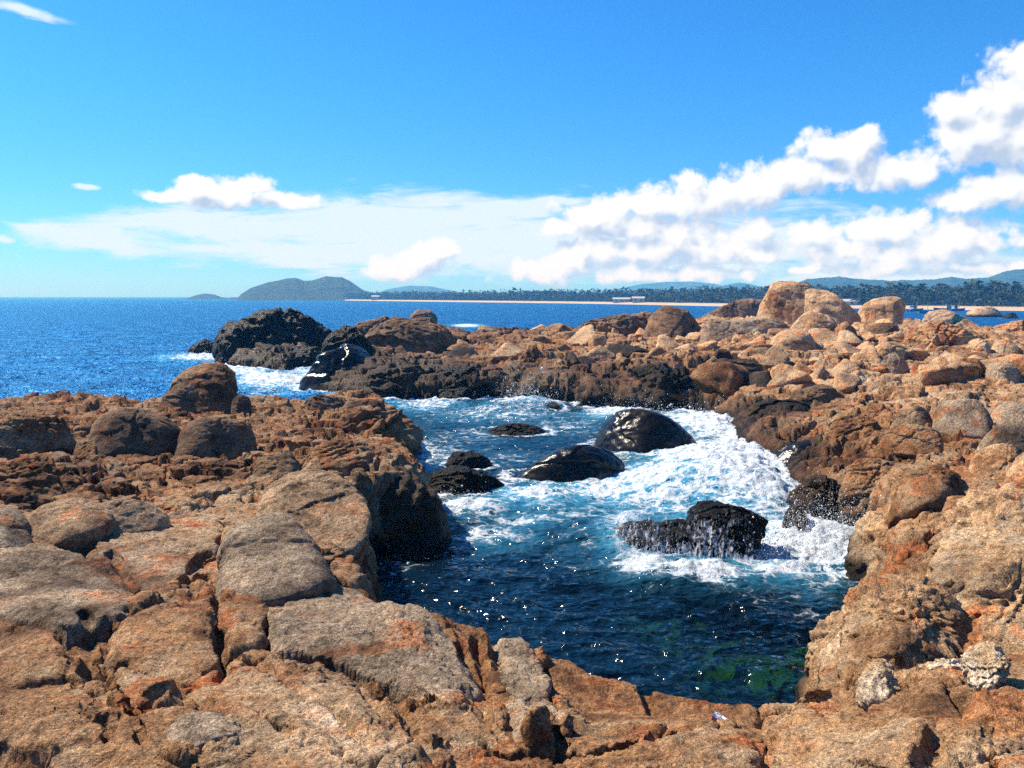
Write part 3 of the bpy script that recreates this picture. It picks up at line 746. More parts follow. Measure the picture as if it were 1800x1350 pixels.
boulder('small white quartz lump at the right edge of the picture', [(1762,1090),(1772,1050),(1800,1035),(1830,1050),(1830,1095)], 'quartz', p=6, rough=2.0, depth=1.8, tilt=60)
boulder('rusty orange block at the lower right corner', [(1690,1330),(1700,1250),(1760,1215),(1860,1220),(1880,1350)], 'orange', depth=.8, p=9, rough=1.5)
# --- right shelf
boulder('big smooth grey boulder with a black shadowed side on the right shelf', [(1636,765),(1638,718),(1664,699),(1718,699),(1742,735),(1748,770)], 'cool', base=766, depth=.9, p=9, rough=.7)
boulder('round olive-brown boulder left of the big smooth grey one', [(1562,758),(1576,730),(1608,713),(1634,718),(1645,756)], 'grey', base=756, p=6, rough=.7)
boulder('grey boulder at the right edge behind the big smooth grey one', [(1730,762),(1734,724),(1770,706),(1830,706),(1850,760)], 'cool', base=760, p=6, rough=.7)
boulder('long low brown rock in front of the olive-brown boulder', [(1542,792),(1555,762),(1600,748),(1648,752),(1662,775),(1655,800)], 'brown', depth=.7, p=7)
boulder('long pale grey slab at the right edge of the right shelf', [(1708,805),(1728,768),(1772,750),(1850,745),(1870,800)], 'cool', depth=.7, p=6, rough=.7)
boulder('angular tan block under the long pale grey slab', [(1702,860),(1706,806),(1750,787),(1800,786),(1805,862)], 'tan', depth=.8, p=13, rough=1.1)
boulder('rounded tan boulder at the right edge beside the angular tan block', [(1758,872),(1768,832),(1800,796),(1860,800),(1870,875)], 'tan', depth=.8, p=8, rough=1.0)
boulder('cracked orange loaf-shaped block perched behind the outcrop', [(1646,872),(1650,846),(1680,832),(1738,844),(1768,862),(1755,878)], 'orange', depth=.6, p=9, rough=.8)
boulder('small flat orange block under the loaf-shaped one', [(1648,902),(1650,878),(1700,872),(1728,882),(1725,905)], 'orange', depth=.6, p=9, rough=.9)
boulder('shiny dark dome awash at the waterline of the right shelf', [(1336,838),(1352,800),(1402,776),(1462,772),(1488,800),(1470,838)], 'wet', z0=0.1, base=838, depth=.8, p=5, rough=.7)
boulder('small black dome at the edge of the white water, right bank', [(1306,820),(1316,784),(1352,778),(1384,795),(1380,824)], 'wet', z0=0, base=820, p=6, rough=.8)
boulder('smooth blue-black rock at the head of the white water, right bank', [(1250,750),(1272,726),(1312,719),(1330,735),(1318,762)], 'wet', z0=0, base=756, p=6, rough=.6)
boulder('mossy dark hump right of the smooth blue-black rock', [(1278,770),(1298,726),(1350,708),(1422,710),(1445,730),(1440,765)], 'dark', z0=0.1, base=765, depth=.7, p=7, rough=1.2)
boulder('brown block on the right shelf left of the tide puddle', [(1440,775),(1462,742),(1508,731),(1552,744),(1560,775)], 'brown', depth=.7, p=8, rough=1.4)
boulder('dark brown buttress on the right bank above the falling water', [(1392,930),(1396,872),(1440,840),(1488,862),(1494,935)], 'dark', z0=0, base=930, p=9, rough=1.8)
boulder('orange-brown buttress at the corner of the right bank', [(1472,958),(1480,880),(1530,852),(1575,880),(1575,950)], 'brown', z0=0, base=950, p=9, rough=1.8)
boulder('tan hump sloping down behind the pale pointed crest', [(1560,890),(1590,830),(1640,812),(1690,826),(1690,890)], 'brown', depth=.8, p=7, rough=1.2)
boulder('knobbly orange-brown rock in the middle of the right bank', [(1478,860),(1490,822),(1530,806),(1575,815),(1590,858)], 'brown', depth=.8, p=8, rough=1.8)
boulder('dark reddish rock ridge behind the mossy hump', [(1385,712),(1400,690),(1440,680),(1485,690),(1490,712)], 'umber', depth=.7, p=8, rough=1.6)
# --- rocks standing in the pool
boulder('largest smooth black boulder in the pool, water sliding off its right end', [(1040,800),(1047,752),(1064,730),(1120,726),(1172,741),(1222,770),(1236,800)], 'wet', z0=0, base=800, depth=.8, p=6, rough=.75)
boulder('long black wet rock in front of the largest smooth pool boulder', [(884,850),(920,826),(972,795),(1030,787),(1078,790),(1104,808),(1085,838),(1000,856)], 'wet', z0=0, base=852, depth=.6, p=7, rough=.75)
boulder('small pointed black rock in the pool, left of the long one', [(776,832),(798,802),(832,796),(858,812),(866,832)], 'black', z0=0, base=829, p=7, rough=1.5)
boulder('low bristly black rock in front of the small pointed one', [(732,876),(742,846),(782,831),(850,831),(886,850),(890,876)], 'black', z0=0, base=872, depth=.7, p=6, rough=1.5)
boulder('wide black ledge under the water curtain in the white surge', [(1084,1000),(1096,930),(1118,916),(1210,920),(1296,922),(1334,944),(1316,1000)], 'black', z0=0, base=992, depth=.45, p=11, rough=1.5)
boulder('black cap rock on top of the wide ledge in the surge', [(1206,945),(1214,898),(1240,884),(1296,896),(1342,916),(1330,945)], 'black', z0=0.2, base=975, depth=.7, p=9, rough=1.5)
boulder('narrow brown rock in the falling water by the right bank', [(1372,962),(1384,894),(1408,884),(1420,920),(1412,965)], 'dark', z0=0, base=958, p=8, rough=1.2)
boulder('flat black rock barely awash in the back of the pool', [(830,772),(872,752),(935,746),(968,760),(940,774)], 'black', z0=0, base=768, depth=.6, p=6, rough=.9)
boulder('tiny dark rock breaking the surface in the front of the pool', [(880,1010),(900,990),(930,990),(945,1010)], 'black', z0=0, base=1004, p=6)
boulder('dark rock tip among the breakers at the back of the pool', [(930,730),(955,716),(978,708),(990,722),(975,732)], 'black', z0=0, base=728, p=6, rough=1.5)
# --- boulders on the far plateau
boulder('largest tan boulder on the skyline, steep left end and flat narrow top', [(1328,572),(1338,534),(1356,502),(1384,496),(1424,505),(1446,530),(1448,576)], 'tan', base=572, depth=.7, p=22, rough=.8, chips=2)
boulder('shaded sloping right half of the cracked skyline boulder', [(1412,576),(1418,507),(1440,511),(1474,531),(1509,559),(1510,580)], 'grey', base=576, depth=.8, p=20, rough=.8, chips=2)  # shade on this turned-away side is painted by the darker grey rock
boulder('flat-topped tan boulder on the skyline right of the largest one', [(1506,576),(1510,546),(1530,530),(1568,524),(1592,532),(1584,556),(1566,578)], 'tan', base=576, depth=.8, p=18, rough=.6, chips=1)
boulder('dark slab under the flat-topped skyline boulder', [(1506,590),(1538,572),(1576,568),(1582,590)], 'umber', depth=.6, p=9)
boulder('round pale boulder below the largest skyline boulder', [(1386,602),(1393,568),(1415,550),(1445,548),(1470,560),(1474,602)], 'tan', base=598, depth=.8, p=7, rough=.7)
boulder('split-off brown piece on the right of the round pale boulder', [(1466,606),(1470,566),(1488,566),(1504,582),(1506,608)], 'brown', base=604, p=10, rough=.9)
boulder('second rounded tan boulder, lower and left of the round pale one', [(1346,626),(1354,596),(1385,580),(1418,583),(1440,606),(1436,626)], 'tan', base=622, depth=.8, p=6, rough=.7)
boulder('long flat grey slab left of the round pale boulder', [(1224,596),(1234,568),(1280,562),(1342,560),(1382,567),(1390,596)], 'cool', base=592, depth=.4, p=12, rough=.8)
boulder('dark arched boulder with a shadowed hollow face', [(1132,596),(1140,556),(1172,540),(1204,545),(1230,576),(1226,596)], 'umber', base=592, depth=.7, p=14, rough=.8)
boulder('low dark ridge of rock on the skyline left of the largest boulder', [(1222,562),(1268,541),(1318,525),(1348,528),(1350,562)], 'umber', base=562, depth=.6, p=9, rough=1.0)
boulder('dark craggy heap at the seaward edge of the far plateau', [(1014,592),(1026,570),(1058,561),(1100,553),(1124,576),(1110,592)], 'umber', base=588, depth=.6, rough=1.7)
boulder('dark block behind the arched boulder, near the sea', [(1100,580),(1112,556),(1140,548),(1160,560),(1155,584)], 'umber', base=580, depth=.8, rough=1.2)
boulder('dark jagged slab before the inlet at the far right', [(1616,574),(1630,548),(1662,545),(1702,561),(1704,576)], 'grey', base=573, depth=.6, p=12, rough=1.0)
boulder('brown-sided boulder with a flat pale top, middle of the far plateau', [(1530,634),(1538,608),(1568,602),(1592,616),(1588,636)], 'tan', base=632, p=9)
boulder('pale grey triangular stone on the far plateau', [(1530,660),(1546,640),(1572,619),(1596,642),(1598,662)], 'cool', base=658, depth=.8, p=10, rough=.7)
boulder('brown block touching the pale grey triangular stone', [(1598,664),(1606,636),(1636,640),(1652,664)], 'brown', base=660, p=10)
boulder('pale boulder with a shaded right side, near the right end of the plateau', [(1640,664),(1662,628),(1690,626),(1714,650),(1716,666)], 'tan', base=662, p=8, rough=.8)
boulder('flat grey-topped boulder with a dark hollow below, right end of the plateau', [(1724,672),(1734,640),(1770,634),(1792,650),(1790,674)], 'cool', base=670, p=10, rough=.9)
boulder('leaning tan stone in the row near the inlet', [(1706,626),(1714,606),(1730,596),(1742,612),(1740,628)], 'tan', base=625, p=10)
boulder('rounded pinkish stone right of the leaning one', [(1738,626),(1748,602),(1772,596),(1792,610),(1796,628)], 'tan', base=625, p=7, rough=.7)
boulder('orange outcrop on the skyline at the far right', [(1742,586),(1752,574),(1790,568),(1850,572),(1850,590)], 'orange', base=585, depth=.6, rough=1.5)
boulder('low tan whale-backed islet in the inlet at the right', [(1688,559),(1712,547),(1732,542),(1752,549),(1764,560)], 'tan', z0=0, base=558, depth=.7, p=6, rough=.6)
boulder('tiny black rock in the inlet right of the tan islet', [(1760,561),(1768,553),(1784,552),(1792,561)], 'black', z0=0, base=560, p=7)
boulder('golden brown mound of jointed rock before the inlet', [(1590,610),(1600,575),(1650,566),(1690,578),(1720,590),(1715,612)], 'orange', depth=.6, rough=1.8)

# --- loose broken rocks over the far plateau
SMALL = []
for k, mk in enumerate(['tan', 'brown', 'tan', 'orange', 'grey', 'dark']):
    v, f = ico(4)
    for rep in range(2):
        rs = np.random.default_rng(900 + k * 2 + rep)
        s = np.zeros(len(v), np.float32)
        for _ in range(13):
            n = rs.normal(size=3); n[2] *= .8; n /= np.linalg.norm(n)
            s += np.clip(v @ n.astype(np.float32) / rs.uniform(.5, 1.0), 0, None) ** 18
        s += np.clip(-v[:, 2] / .9, 0, None) ** 18
        q = v * np.minimum((s + 1e-6) ** (-1 / 18.0), 1.5)[:, None]
        n1 = fbm(q[:, 0] * 1.6 + k * 9, q[:, 1] * 1.6 + rep * 7, q[:, 2] * 1.9, 4, .55)
        q = q * (1 + .16 * n1)[:, None]
        SMALL.append((mk, mesh_np('loose_rock', q, f)))
for mk, me in SMALL:
    me.materials.append(MATS[mk])
LABEL_R = {'tan': 'loose tan broken rock lying among many on the sunlit far plateau', 'brown': 'loose brown broken rock lying among many on the far plateau',
           'orange': 'loose orange-brown broken rock lying among many on the far plateau', 'grey': 'loose grey broken rock lying among many on the far plateau',
           'dark': 'loose dark broken rock lying along the seaward side of the far plateau'}
cnt = 0
while cnt < 150:
    px, py = rng.uniform(660, 1830), 560 + 150 * rng.random() ** 1.1
    if px < 1020 and py > 650: continue
    if px < 1250 and py > 645: continue
    dgr = ground_dist(px, py)
    g = at_d(px, py, dgr)
    gz = float(samp(BASE, g[0], g[1]))
    if gz < 0.8 or dgr > 88 or dgr < 27: continue
    a = samp(acc, g[0], g[1])
    kinds = [i for i, (mk, _) in enumerate(SMALL) if (mk in ('dark', 'grey', 'brown') if a[2] > .25 else mk in ('tan', 'tan', 'orange', 'brown', 'grey'))]
    i = kinds[int(rng.integers(len(kinds)))]
    mk, me = SMALL[i]
    o = bpy.data.objects.new('loose_rock', me); col.objects.link(o)
    s = rng.uniform(.28, .8) * (0.7 + dgr / 110) * (1.25 if rng.random() < .18 else .9)
    o.scale = (s * rng.uniform(.8, 1.5), s * rng.uniform(.7, 1.2), s * rng.uniform(.4, .75))
    o.rotation_euler = (rng.uniform(-.25, .25), rng.uniform(-.25, .25), rng.uniform(0, 6.28))
    o.location = (g[0], g[1], gz + s * .05)
    tag(o, LABEL_R[mk], 'rock', {'tan': 'tan', 'brown': 'brown', 'orange': 'orange-brown', 'grey': 'grey', 'dark': 'dark'}[mk] + ' loose rocks on the far plateau')
    cnt += 1

# ------------------------------------------------------------------ water
# whitewater: photo pixel centre, half sizes in pixels, strength
FOAM = [(1300,830,130,75,1.0),(1210,810,70,40,1.0),(1420,960,110,55,1.05),(1330,945,50,30,.8),(1130,1000,60,26,.9),(1210,1012,120,22,1.0),(1100,930,50,50,.7),(1350,1000,90,26,.7),
        (1480,985,60,34,.9),(1240,745,100,26,.95),(1330,775,70,30,.8),(880,728,190,16,.5),(930,708,60,12,.95),(1090,728,60,12,.95),(1000,745,110,24,.42),(830,765,110,22,.38),
        (950,868,80,20,.9),(1060,860,90,26,.85),(1150,850,90,30,.95),(830,888,80,24,.72),(860,940,90,28,.55),(920,915,70,16,.55),(1000,900,140,26,.5),(780,800,70,30,.45),(900,800,90,24,.35),
        (480,672,70,14,.95),(440,655,30,8,.9),(540,655,60,10,.6),(350,628,60,7,.8),(400,648,30,8,.9),(470,690,60,12,.45),(1450,1010,60,26,.5),(1350,1050,110,24,.34),(1400,1080,70,14,.3),
        (720,940,50,30,.45),(700,1000,60,30,.3),(1020,1000,60,20,.3),(750,710,60,10,.7),(820,572,26,3,.9),(1180,790,70,30,.8),(1160,880,130,26,.7),(640,700,60,8,.6),(700,815,40,20,.4),(1170,960,90,40,.6),(1020,960,70,40,.35)]
SURGE = [(1240,830,.36,1.7),(1330,800,.30,2.0),(1210,855,.32,1.0),(1340,870,.36,1.0),(1420,925,.2,.6),(940,712,.35,.8),(870,718,.25,.9),(1100,735,.25,1.0),
         (1180,1010,.10,1.0),(1060,930,.25,.8),(960,865,.12,.8),(1250,745,.28,1.6),(830,885,.12,.7),(470,668,.25,1.6)]
wr = [3.2]
while wr[-1] < 195: wr.append(wr[-1] * (1.0036 if wr[-1] < 40 else 1.0055))
while wr[-1] < 9000: wr.append(wr[-1] * 1.03)
wr = np.array(wr, np.float64)
wa_ = np.radians(np.linspace(-48, 48, 1000))
RR, AA = np.meshgrid(wr, wa_, indexing='ij')
X, Y = (RR * np.sin(AA)), (RR * np.cos(AA))
bz = samp(BASE, X, Y).astype(np.float64)
ing = (X > GX0) & (X < GX1) & (Y < GY1)
bz = np.where(ing, bz, -2.5)
sdw = np.where(ing, samp(SD, X, Y), -9.0)
foam = np.zeros(X.shape); aer = np.zeros(X.shape)
for (px, py, rx, ry, st) in FOAM:
    c = at_z(px, py, 0.1); d0 = math.hypot(c[0], c[1])
    ax = rx / FPX * d0
    ay = abs(np.linalg.norm(at_z(px, py - ry, 0.1)[:2]) - np.linalg.norm(at_z(px, py + ry, 0.1)[:2])) / 2 if py - ry > 540 else 8.0
    br = math.atan2(c[0], c[1])
    du = ((X - c[0]) * math.cos(br) - (Y - c[1]) * math.sin(br)) / ax; dv = ((X - c[0]) * math.sin(br) + (Y - c[1]) * math.cos(br)) / ay
    q = du * du + dv * dv
    foam = np.maximum(foam, st * np.exp(-q * 0.9)); aer = np.maximum(aer, min(1, st * 1.15) * np.exp(-q * 0.35))
for (fx_, fy_, br, a_, b_) in FEET:
    du = ((X - fx_) * math.cos(br) - (Y - fy_) * math.sin(br)) / (a_ + .05); dv = ((X - fx_) * math.sin(br) + (Y - fy_) * math.cos(br)) / (b_ + .05)
    q = np.hypot(du, dv)
    foam = np.maximum(foam, .62 * np.exp(-((q - 1.02) / .22) ** 2) * (RR > 13.5))
pool = sstep(0.0, 1.0, 1 - np.hypot((X - 3.5) / 13, (Y - 19) / 16))        # sheltered basin
shore = np.exp(-np.clip(-sdw, 0, 9) / 0.45) * ing
foam = np.clip(foam + shore * 0.32 * sstep(9, 16, RR) * (RR < 70), 0, 1.2)
w1 = fbm(X * .45, Y * .75, 1 + 0 * X, 3); w2 = fbm(X * 1.3 + w1, Y * 2.1, 5 + 0 * X, 4, .55, ridged=True); w3 = fbm(X * 3.6, Y * 5.0 + w1, 8 + 0 * X, 3, .55)
fade = 1 - sstep(70, 190, RR)
chopw = fbm(X * .33 + .8 * w1, Y * .62, 27 + 0 * X, 4, .5, ridged=True)
sea = (0.17 * chopw + 0.16 * fbm(X * .14 + .3 * w1, Y * .22, 2 + 0 * X, 3) + 0.085 * w2 + 0.03 * w3) * fade
bas = 0.05 * w1 + 0.045 * w2 + 0.02 * w3
h = np.where(RR < 195, sea * (1 - pool) + bas * pool, 0)
fm = np.clip(foam, 0, 1)
near_f = RR < 75
ch = fbm(X * 2.2, Y * 2.6, 11 + 0 * X, 5, .6); ch2 = 1 - np.abs(fbm(X * 4.5, Y * 5, 14 + 0 * X, 4, .6)) * 2
bil = np.abs(fbm(X * 1.5, Y * 1.9, 19 + 0 * X, 5, .55))
h = h + near_f * fm * fm * (0.10 * ch + 0.38 * bil + 0.02 * ch2)
for (px, py, z, rad) in SURGE:
    c = at_z(px, py, 0.2); rr = rad * (1 + 0 * z)
    h = h + z * np.exp(-((X - c[0]) ** 2 + (Y - c[1]) ** 2) / (rr * rr))
V = np.stack([X, Y, h], -1).reshape(-1, 3)
F = grid_faces(*RR.shape)
F = F[(bz.ravel()[F].min(1) < 0.75)]
V, F, (fo, ae, de) = compact(V, F, [foam.ravel(), aer.ravel(), (np.clip(h - bz, 0, 3) * (RR < 30) + 3 * (RR >= 30)).ravel()])
me = mesh_np('water', V, F)
put_attr(me, 'foam', fo); put_attr(me, 'aer', ae); put_attr(me, 'depth', de); put_attr(me, 'chop', sstep(19, 34, np.hypot(V[:, 0], V[:, 1])) * (1 - .9 * sstep(0.0, .35, 1 - np.hypot((V[:, 0] - 3.5) / 12, (V[:, 1] - 19) / 13))))
m, N = new_mat('sea_water')
pos = N.n('ShaderNodeNewGeometry').outputs['Position']
st_ = N.vm('MULTIPLY', pos, (1.0, 1.6, 1.0))
fa, aa, dd = N.attr('foam'), N.attr('aer'), N.attr('depth')
wv = N.vm('ADD', N.vm('MULTIPLY', pos, (.85, 1.35, 1)), N.vm('MULTIPLY', N.vm('SUBTRACT', N.noise(pos, 1.6, 4, out=1), (.5, .5, .5)), (1.1, 1.1, .6)))
e1 = N.voro(wv, 2.3, 'DISTANCE_TO_EDGE'); e2 = N.voro(wv, 6.5, 'DISTANCE_TO_EDGE')
lace = N.m('MINIMUM', N.m('MULTIPLY', e1, 1.5), N.m('ADD', N.m('MULTIPLY', e2, 2.6), .08))
pat = N.m('ADD', N.m('MULTIPLY', lace, 1.7), N.m('MULTIPLY', N.m('SUBTRACT', N.noise(pos, 2.6, 7, .72), .36), 1.7))
fmask = N.rng(N.m('SUBTRACT', N.m('MULTIPLY', N.m('POWER', fa, 1.25), 1.36), pat), -0.06, 0.46)
fmask = N.m('MULTIPLY', fmask, N.rng(fa, 0.05, 0.25))
deepn = N.noise(pos, .35, 3)
body = N.mix(N.rng(N.noise(N.vm('MULTIPLY', pos, (.35, 1.3, 1)), .6, 5, .65), .3, .7), (0.0, 0.020, 0.095), (0.001, 0.085, 0.26))
inpool = N.rng(N.n('ShaderNodeCameraData').outputs['View Distance'] if False else dd, 0.1, 1.8)
body = N.mix(N.rng(dd, 2.9, 3.0), N.mix(N.noise(pos, .5, 3), (0.001, 0.007, 0.020), (0.002, 0.013, 0.024)), body)
body = N.mix(N.m('MULTIPLY', N.rng(aa, .2, .95), .8), body, (0.04, 0.25, 0.40))
pr = principled(N, False)
N.l(body, pr.inputs['Base Color']); N.l(N.rng(N.attr('chop'), 0, 1, .13, .22, False), pr.inputs['Roughness']); pr.inputs['IOR'].default_value = 1.33; N.l(N.rng(N.attr('chop'), 0, 1, .5, .30, False), pr.inputs['Specular IOR Level'])
b0 = N.bump(N.noise(N.vm('MULTIPLY', pos, (.6, 1.2, 1)), .5, 6, .66, .4), 1.5, 1.0)
b0 = N.bump(N.noise(st_, 1.6, 3, .5, .3), 0.17, 1.0, b0)
b1 = N.bump(N.noise(st_, 1.5, 3, .5, .3), 0.20, 1.0)
b2 = N.bump(N.noise(st_, 5.5, 1.6, .45, .3), 0.075, 1.0, b1)
N.l(b2, pr.inputs['Normal'])
tr = N.n('ShaderNodeBsdfTransparent'); tr.inputs[0].default_value = (0.34, 0.66, 0.60, 1)
gl = N.n('ShaderNodeBsdfGlossy'); gl.inputs['Roughness'].default_value = .13; N.l(b2, gl.inputs['Normal'])
fr = N.n('ShaderNodeFresnel'); fr.inputs['IOR'].default_value = 1.33; N.l(b2, fr.inputs['Normal'])
clear = N.n('ShaderNodeMixShader'); N.l(fr.outputs[0], clear.inputs[0]); N.l(tr.outputs[0], clear.inputs[1]); N.l(gl.outputs[0], clear.inputs[2])
df = N.n('ShaderNodeBsdfDiffuse'); N.l(body, df.inputs['Color']); N.l(b0, df.inputs['Normal'])
gs = N.n('ShaderNodeBsdfGlossy'); gs.inputs['Color'].default_value = (.14, .52, 1.0, 1); gs.inputs['Roughness'].default_value = .42; N.l(b0, gs.inputs['Normal'])
rough_sea = N.n('ShaderNodeMixShader'); rough_sea.inputs[0].default_value = .14; N.l(df.outputs[0], rough_sea.inputs[1]); N.l(gs.outputs[0], rough_sea.inputs[2])   # a choppy surface mirrors far less at a low angle than a flat one
seam = N.n('ShaderNodeMixShader'); N.l(N.m('MULTIPLY', N.attr('chop'), .985), seam.inputs[0]); N.l(pr.outputs[0], seam.inputs[1]); N.l(rough_sea.outputs[0], seam.inputs[2])
wmix = N.n('ShaderNodeMixShader'); N.l(N.rng(dd, 0.3, 1.9, .05, 1.0, False), wmix.inputs[0]); N.l(clear.outputs[0], wmix.inputs[1]); N.l(seam.outputs[0], wmix.inputs[2])
fp = principled(N, False)
N.l(N.mix(N.rng(N.noise(pos, 9, 5, .7), .3, .7), (0.36, 0.47, 0.55), (0.70, 0.72, 0.73)), fp.inputs['Base Color']); fp.inputs['Roughness'].default_value = .7; fp.inputs['Specular IOR Level'].default_value = .2  # bluish shadows between the foam lumps are mixed into its colour
N.l(N.bump(N.noise(pos, 9, 6, .7), .09, 1.0), fp.inputs['Normal'])
fin = N.n('ShaderNodeMixShader'); N.l(fmask, fin.inputs[0]); N.l(wmix.outputs[0], fin.inputs[1]); N.l(fp.outputs[0], fin.inputs[2])
o = N.n('ShaderNodeOutputMaterial'); N.l(fin.outputs[0], o.inputs[0])
tag(link('water', me, m), 'blue sea and foaming tidal pool', None, None, 'structure')

# ------------------------------------------------------------------ spray: drops and streaks thrown up where the surge breaks
OCT = np.array([(1,0,0),(-1,0,0),(0,1,0),(0,-1,0),(0,0,1),(0,0,-1)], np.float32)
OCF = np.array([(0,2,4),(2,1,4),(1,3,4),(3,0,4),(2,0,5),(1,2,5),(3,1,5),(0,3,5)], np.int32)
m_spray = plain('spray_white', (0.66, 0.70, 0.73), .5, var=.05)
def drops(P, S, stretch=None):
    n = len(P)
    E = np.ones((n, 3), np.float32) if stretch is None else stretch
    V = (OCT[None] * (S[:, None] * E)[:, None, :] + P[:, None, :]).reshape(-1, 3)
    return V, (OCF[None] + 6 * np.arange(n)[:, None, None]).reshape(-1, 3)
VV, FF, off = [], [], 0
def spray(px, py, z, n, rx, ry, hz, s=.014):
    global off
    n = int(n * 3)
    c = at_z(px, py, z)
    P = np.stack([c[0] + rng.normal(0, rx, n), c[1] + rng.normal(0, ry, n), z + np.abs(rng.normal(0, hz, n)) ** 1.3 * 1.2], -1)
    S = s * .19 * rng.lognormal(0, .7, n)
    v, f = drops(P, S, np.stack([np.ones(n), np.ones(n), rng.uniform(.8, 1.8, n)], -1).astype(np.float32))
    VV.append(v); FF.append(f + off); off += len(v)
for a in [(930,712,.3,700,.55,.3,.42,.022),(905,712,.3,300,.3,.3,.5,.022),(1100,728,.3,350,.7,.3,.3,.02),(1240,726,.3,350,1.2,.3,.2,.02),
          (1430,940,.25,1500,.45,.35,.34,.012),(1490,945,.2,1000,.45,.3,.30,.012),(1370,960,.25,800,.3,.3,.25,.012),(1100,950,.2,700,.2,.4,.3,.011),(1140,1000,.1,600,.35,.25,.16,.010),(1260,1005,.1,700,.6,.2,.12,.010),
          (700,985,.05,250,.5,.25,.12,.010),(780,880,.1,300,.4,.3,.14,.011),(340,630,.1,200,.9,.6,.3,.03),(390,640,.1,300,.8,.6,.5,.035),(480,665,.1,300,1.5,.6,.2,.03),
          ]:
    spray(*a)
dcur = math.hypot(*at_z(1210, 990, 0)[:2])
me = mesh_np('spray', np.concatenate(VV), np.concatenate(FF))
tag(link('spray', me, m_spray), 'white drops and strings of water thrown up by the surge', 'spray', None, 'stuff')

# the sheet of water falling over the wide ledge
nu, nv = 240, 50
U, T = np.meshgrid(np.linspace(1086, 1334, nu), np.linspace(0, 1, nv))
topz = np.interp(U, [1086,1120,1210,1300,1334], [.58,.80,.78,.78,.58])
wv_ = fbm(U * .06, T * 1.5, 0 * U, 4)
br = np.arctan2((U - 900) / FPX, SW)
dist = dcur + .12 - .16 * np.sin(T * 1.57) - .30 * T ** 2 + .06 * wv_
Zs = topz * (1 - T ** 1.6) + .05 - .08 * T + .03 * wv_
me = mesh_np('cascade', np.stack([dist * np.sin(br), dist * np.cos(br), Zs], -1).reshape(-1, 3), grid_faces(nv, nu))
m, N = new_mat('falling_water')
pos = N.n('ShaderNodeNewGeometry').outputs['Position']
stv = N.vm('MULTIPLY', pos, (22, 22, 8))
sx = N.n('ShaderNodeSeparateXYZ'); N.l(pos, sx.inputs[0])
thr = N.rng(sx.outputs[2], 0.05, .8, .42, .55, False)
mk = N.rng(N.m('SUBTRACT', N.m('ADD', N.m('MULTIPLY', N.noise(stv, 1.0, 6, .72, .5), .75), N.m('MULTIPLY', N.noise(pos, 2.2, 4), .25)), thr), -0.02, 0.16)
wp_ = principled(N, False); wp_.inputs['Base Color'].default_value = (.68, .72, .75, 1); wp_.inputs['Roughness'].default_value = .4
tb = N.n('ShaderNodeBsdfTransparent'); ms = N.n('ShaderNodeMixShader'); N.l(mk, ms.inputs[0]); N.l(tb.outputs[0], ms.inputs[1]); N.l(wp_.outputs[0], ms.inputs[2])
o = N.n('ShaderNodeOutputMaterial'); N.l(ms.outputs[0], o.inputs[0])
tag(link('cascade', me, m), 'ragged sheet of white water falling over the wide black ledge', 'cascade', None, 'stuff')

# ------------------------------------------------------------------ far shore: beach, wood, hills
SHORE = [(560,527.6),(640,528.6),(760,530.2),(900,532.0),(1020,533.6),(1150,536.0),(1300,539.0),(1450,541.2),(1600,543.5),(1700,545.2),(1800,546.6),(1900,548),(2050,550)]
sp = np.array([at_z(px, py, 0)[:2] for px, py in SHORE])
tt = np.linspace(0, len(sp) - 1, 400)
shx, shy = np.interp(tt, np.arange(len(sp)), sp[:, 0]), np.interp(tt, np.arange(len(sp)), sp[:, 1])
out = np.stack([shx, shy], -1); out /= np.linalg.norm(out, axis=1, keepdims=True)
prof = [(-6, -.4), (0, 0.0), (5, .42), (12, .75), (22, 1.05), (60, 1.5), (500, 4.0)]
Vb = []
for i, (dd_, z) in enumerate(prof):
    wob = fbm(tt * .6, tt * 0 + i, tt * 0, 3) * (2.5 if 0 < i < 6 else 0)
    Vb.append(np.stack([shx + out[:, 0] * (dd_ + wob), shy + out[:, 1] * (dd_ + wob), np.full(len(tt), z)], -1))
me = mesh_np('beach', np.concatenate(Vb), grid_faces(len(prof), len(tt)))
m, N = new_mat('beach_sand')
pos = N.n('ShaderNodeNewGeometry').outputs['Position']
sx = N.n('ShaderNodeSeparateXYZ'); N.l(pos, sx.inputs[0])
c = N.mix(N.noise(pos, .05, 5), (0.34, 0.25, 0.155), (0.44, 0.33, 0.205))
c = N.mix(N.rng(N.m('ADD', sx.outputs[2], N.m('MULTIPLY', N.noise(pos, .08, 4), .4)), 1.1, 1.35), c, (0.06, 0.07, 0.035))
p_ = principled(N); N.l(c, p_.inputs['Base Color']); p_.inputs['Roughness'].default_value = .9
tag(link('beach', me, m), 'long pale sand beach across the bay', None, None, 'structure')

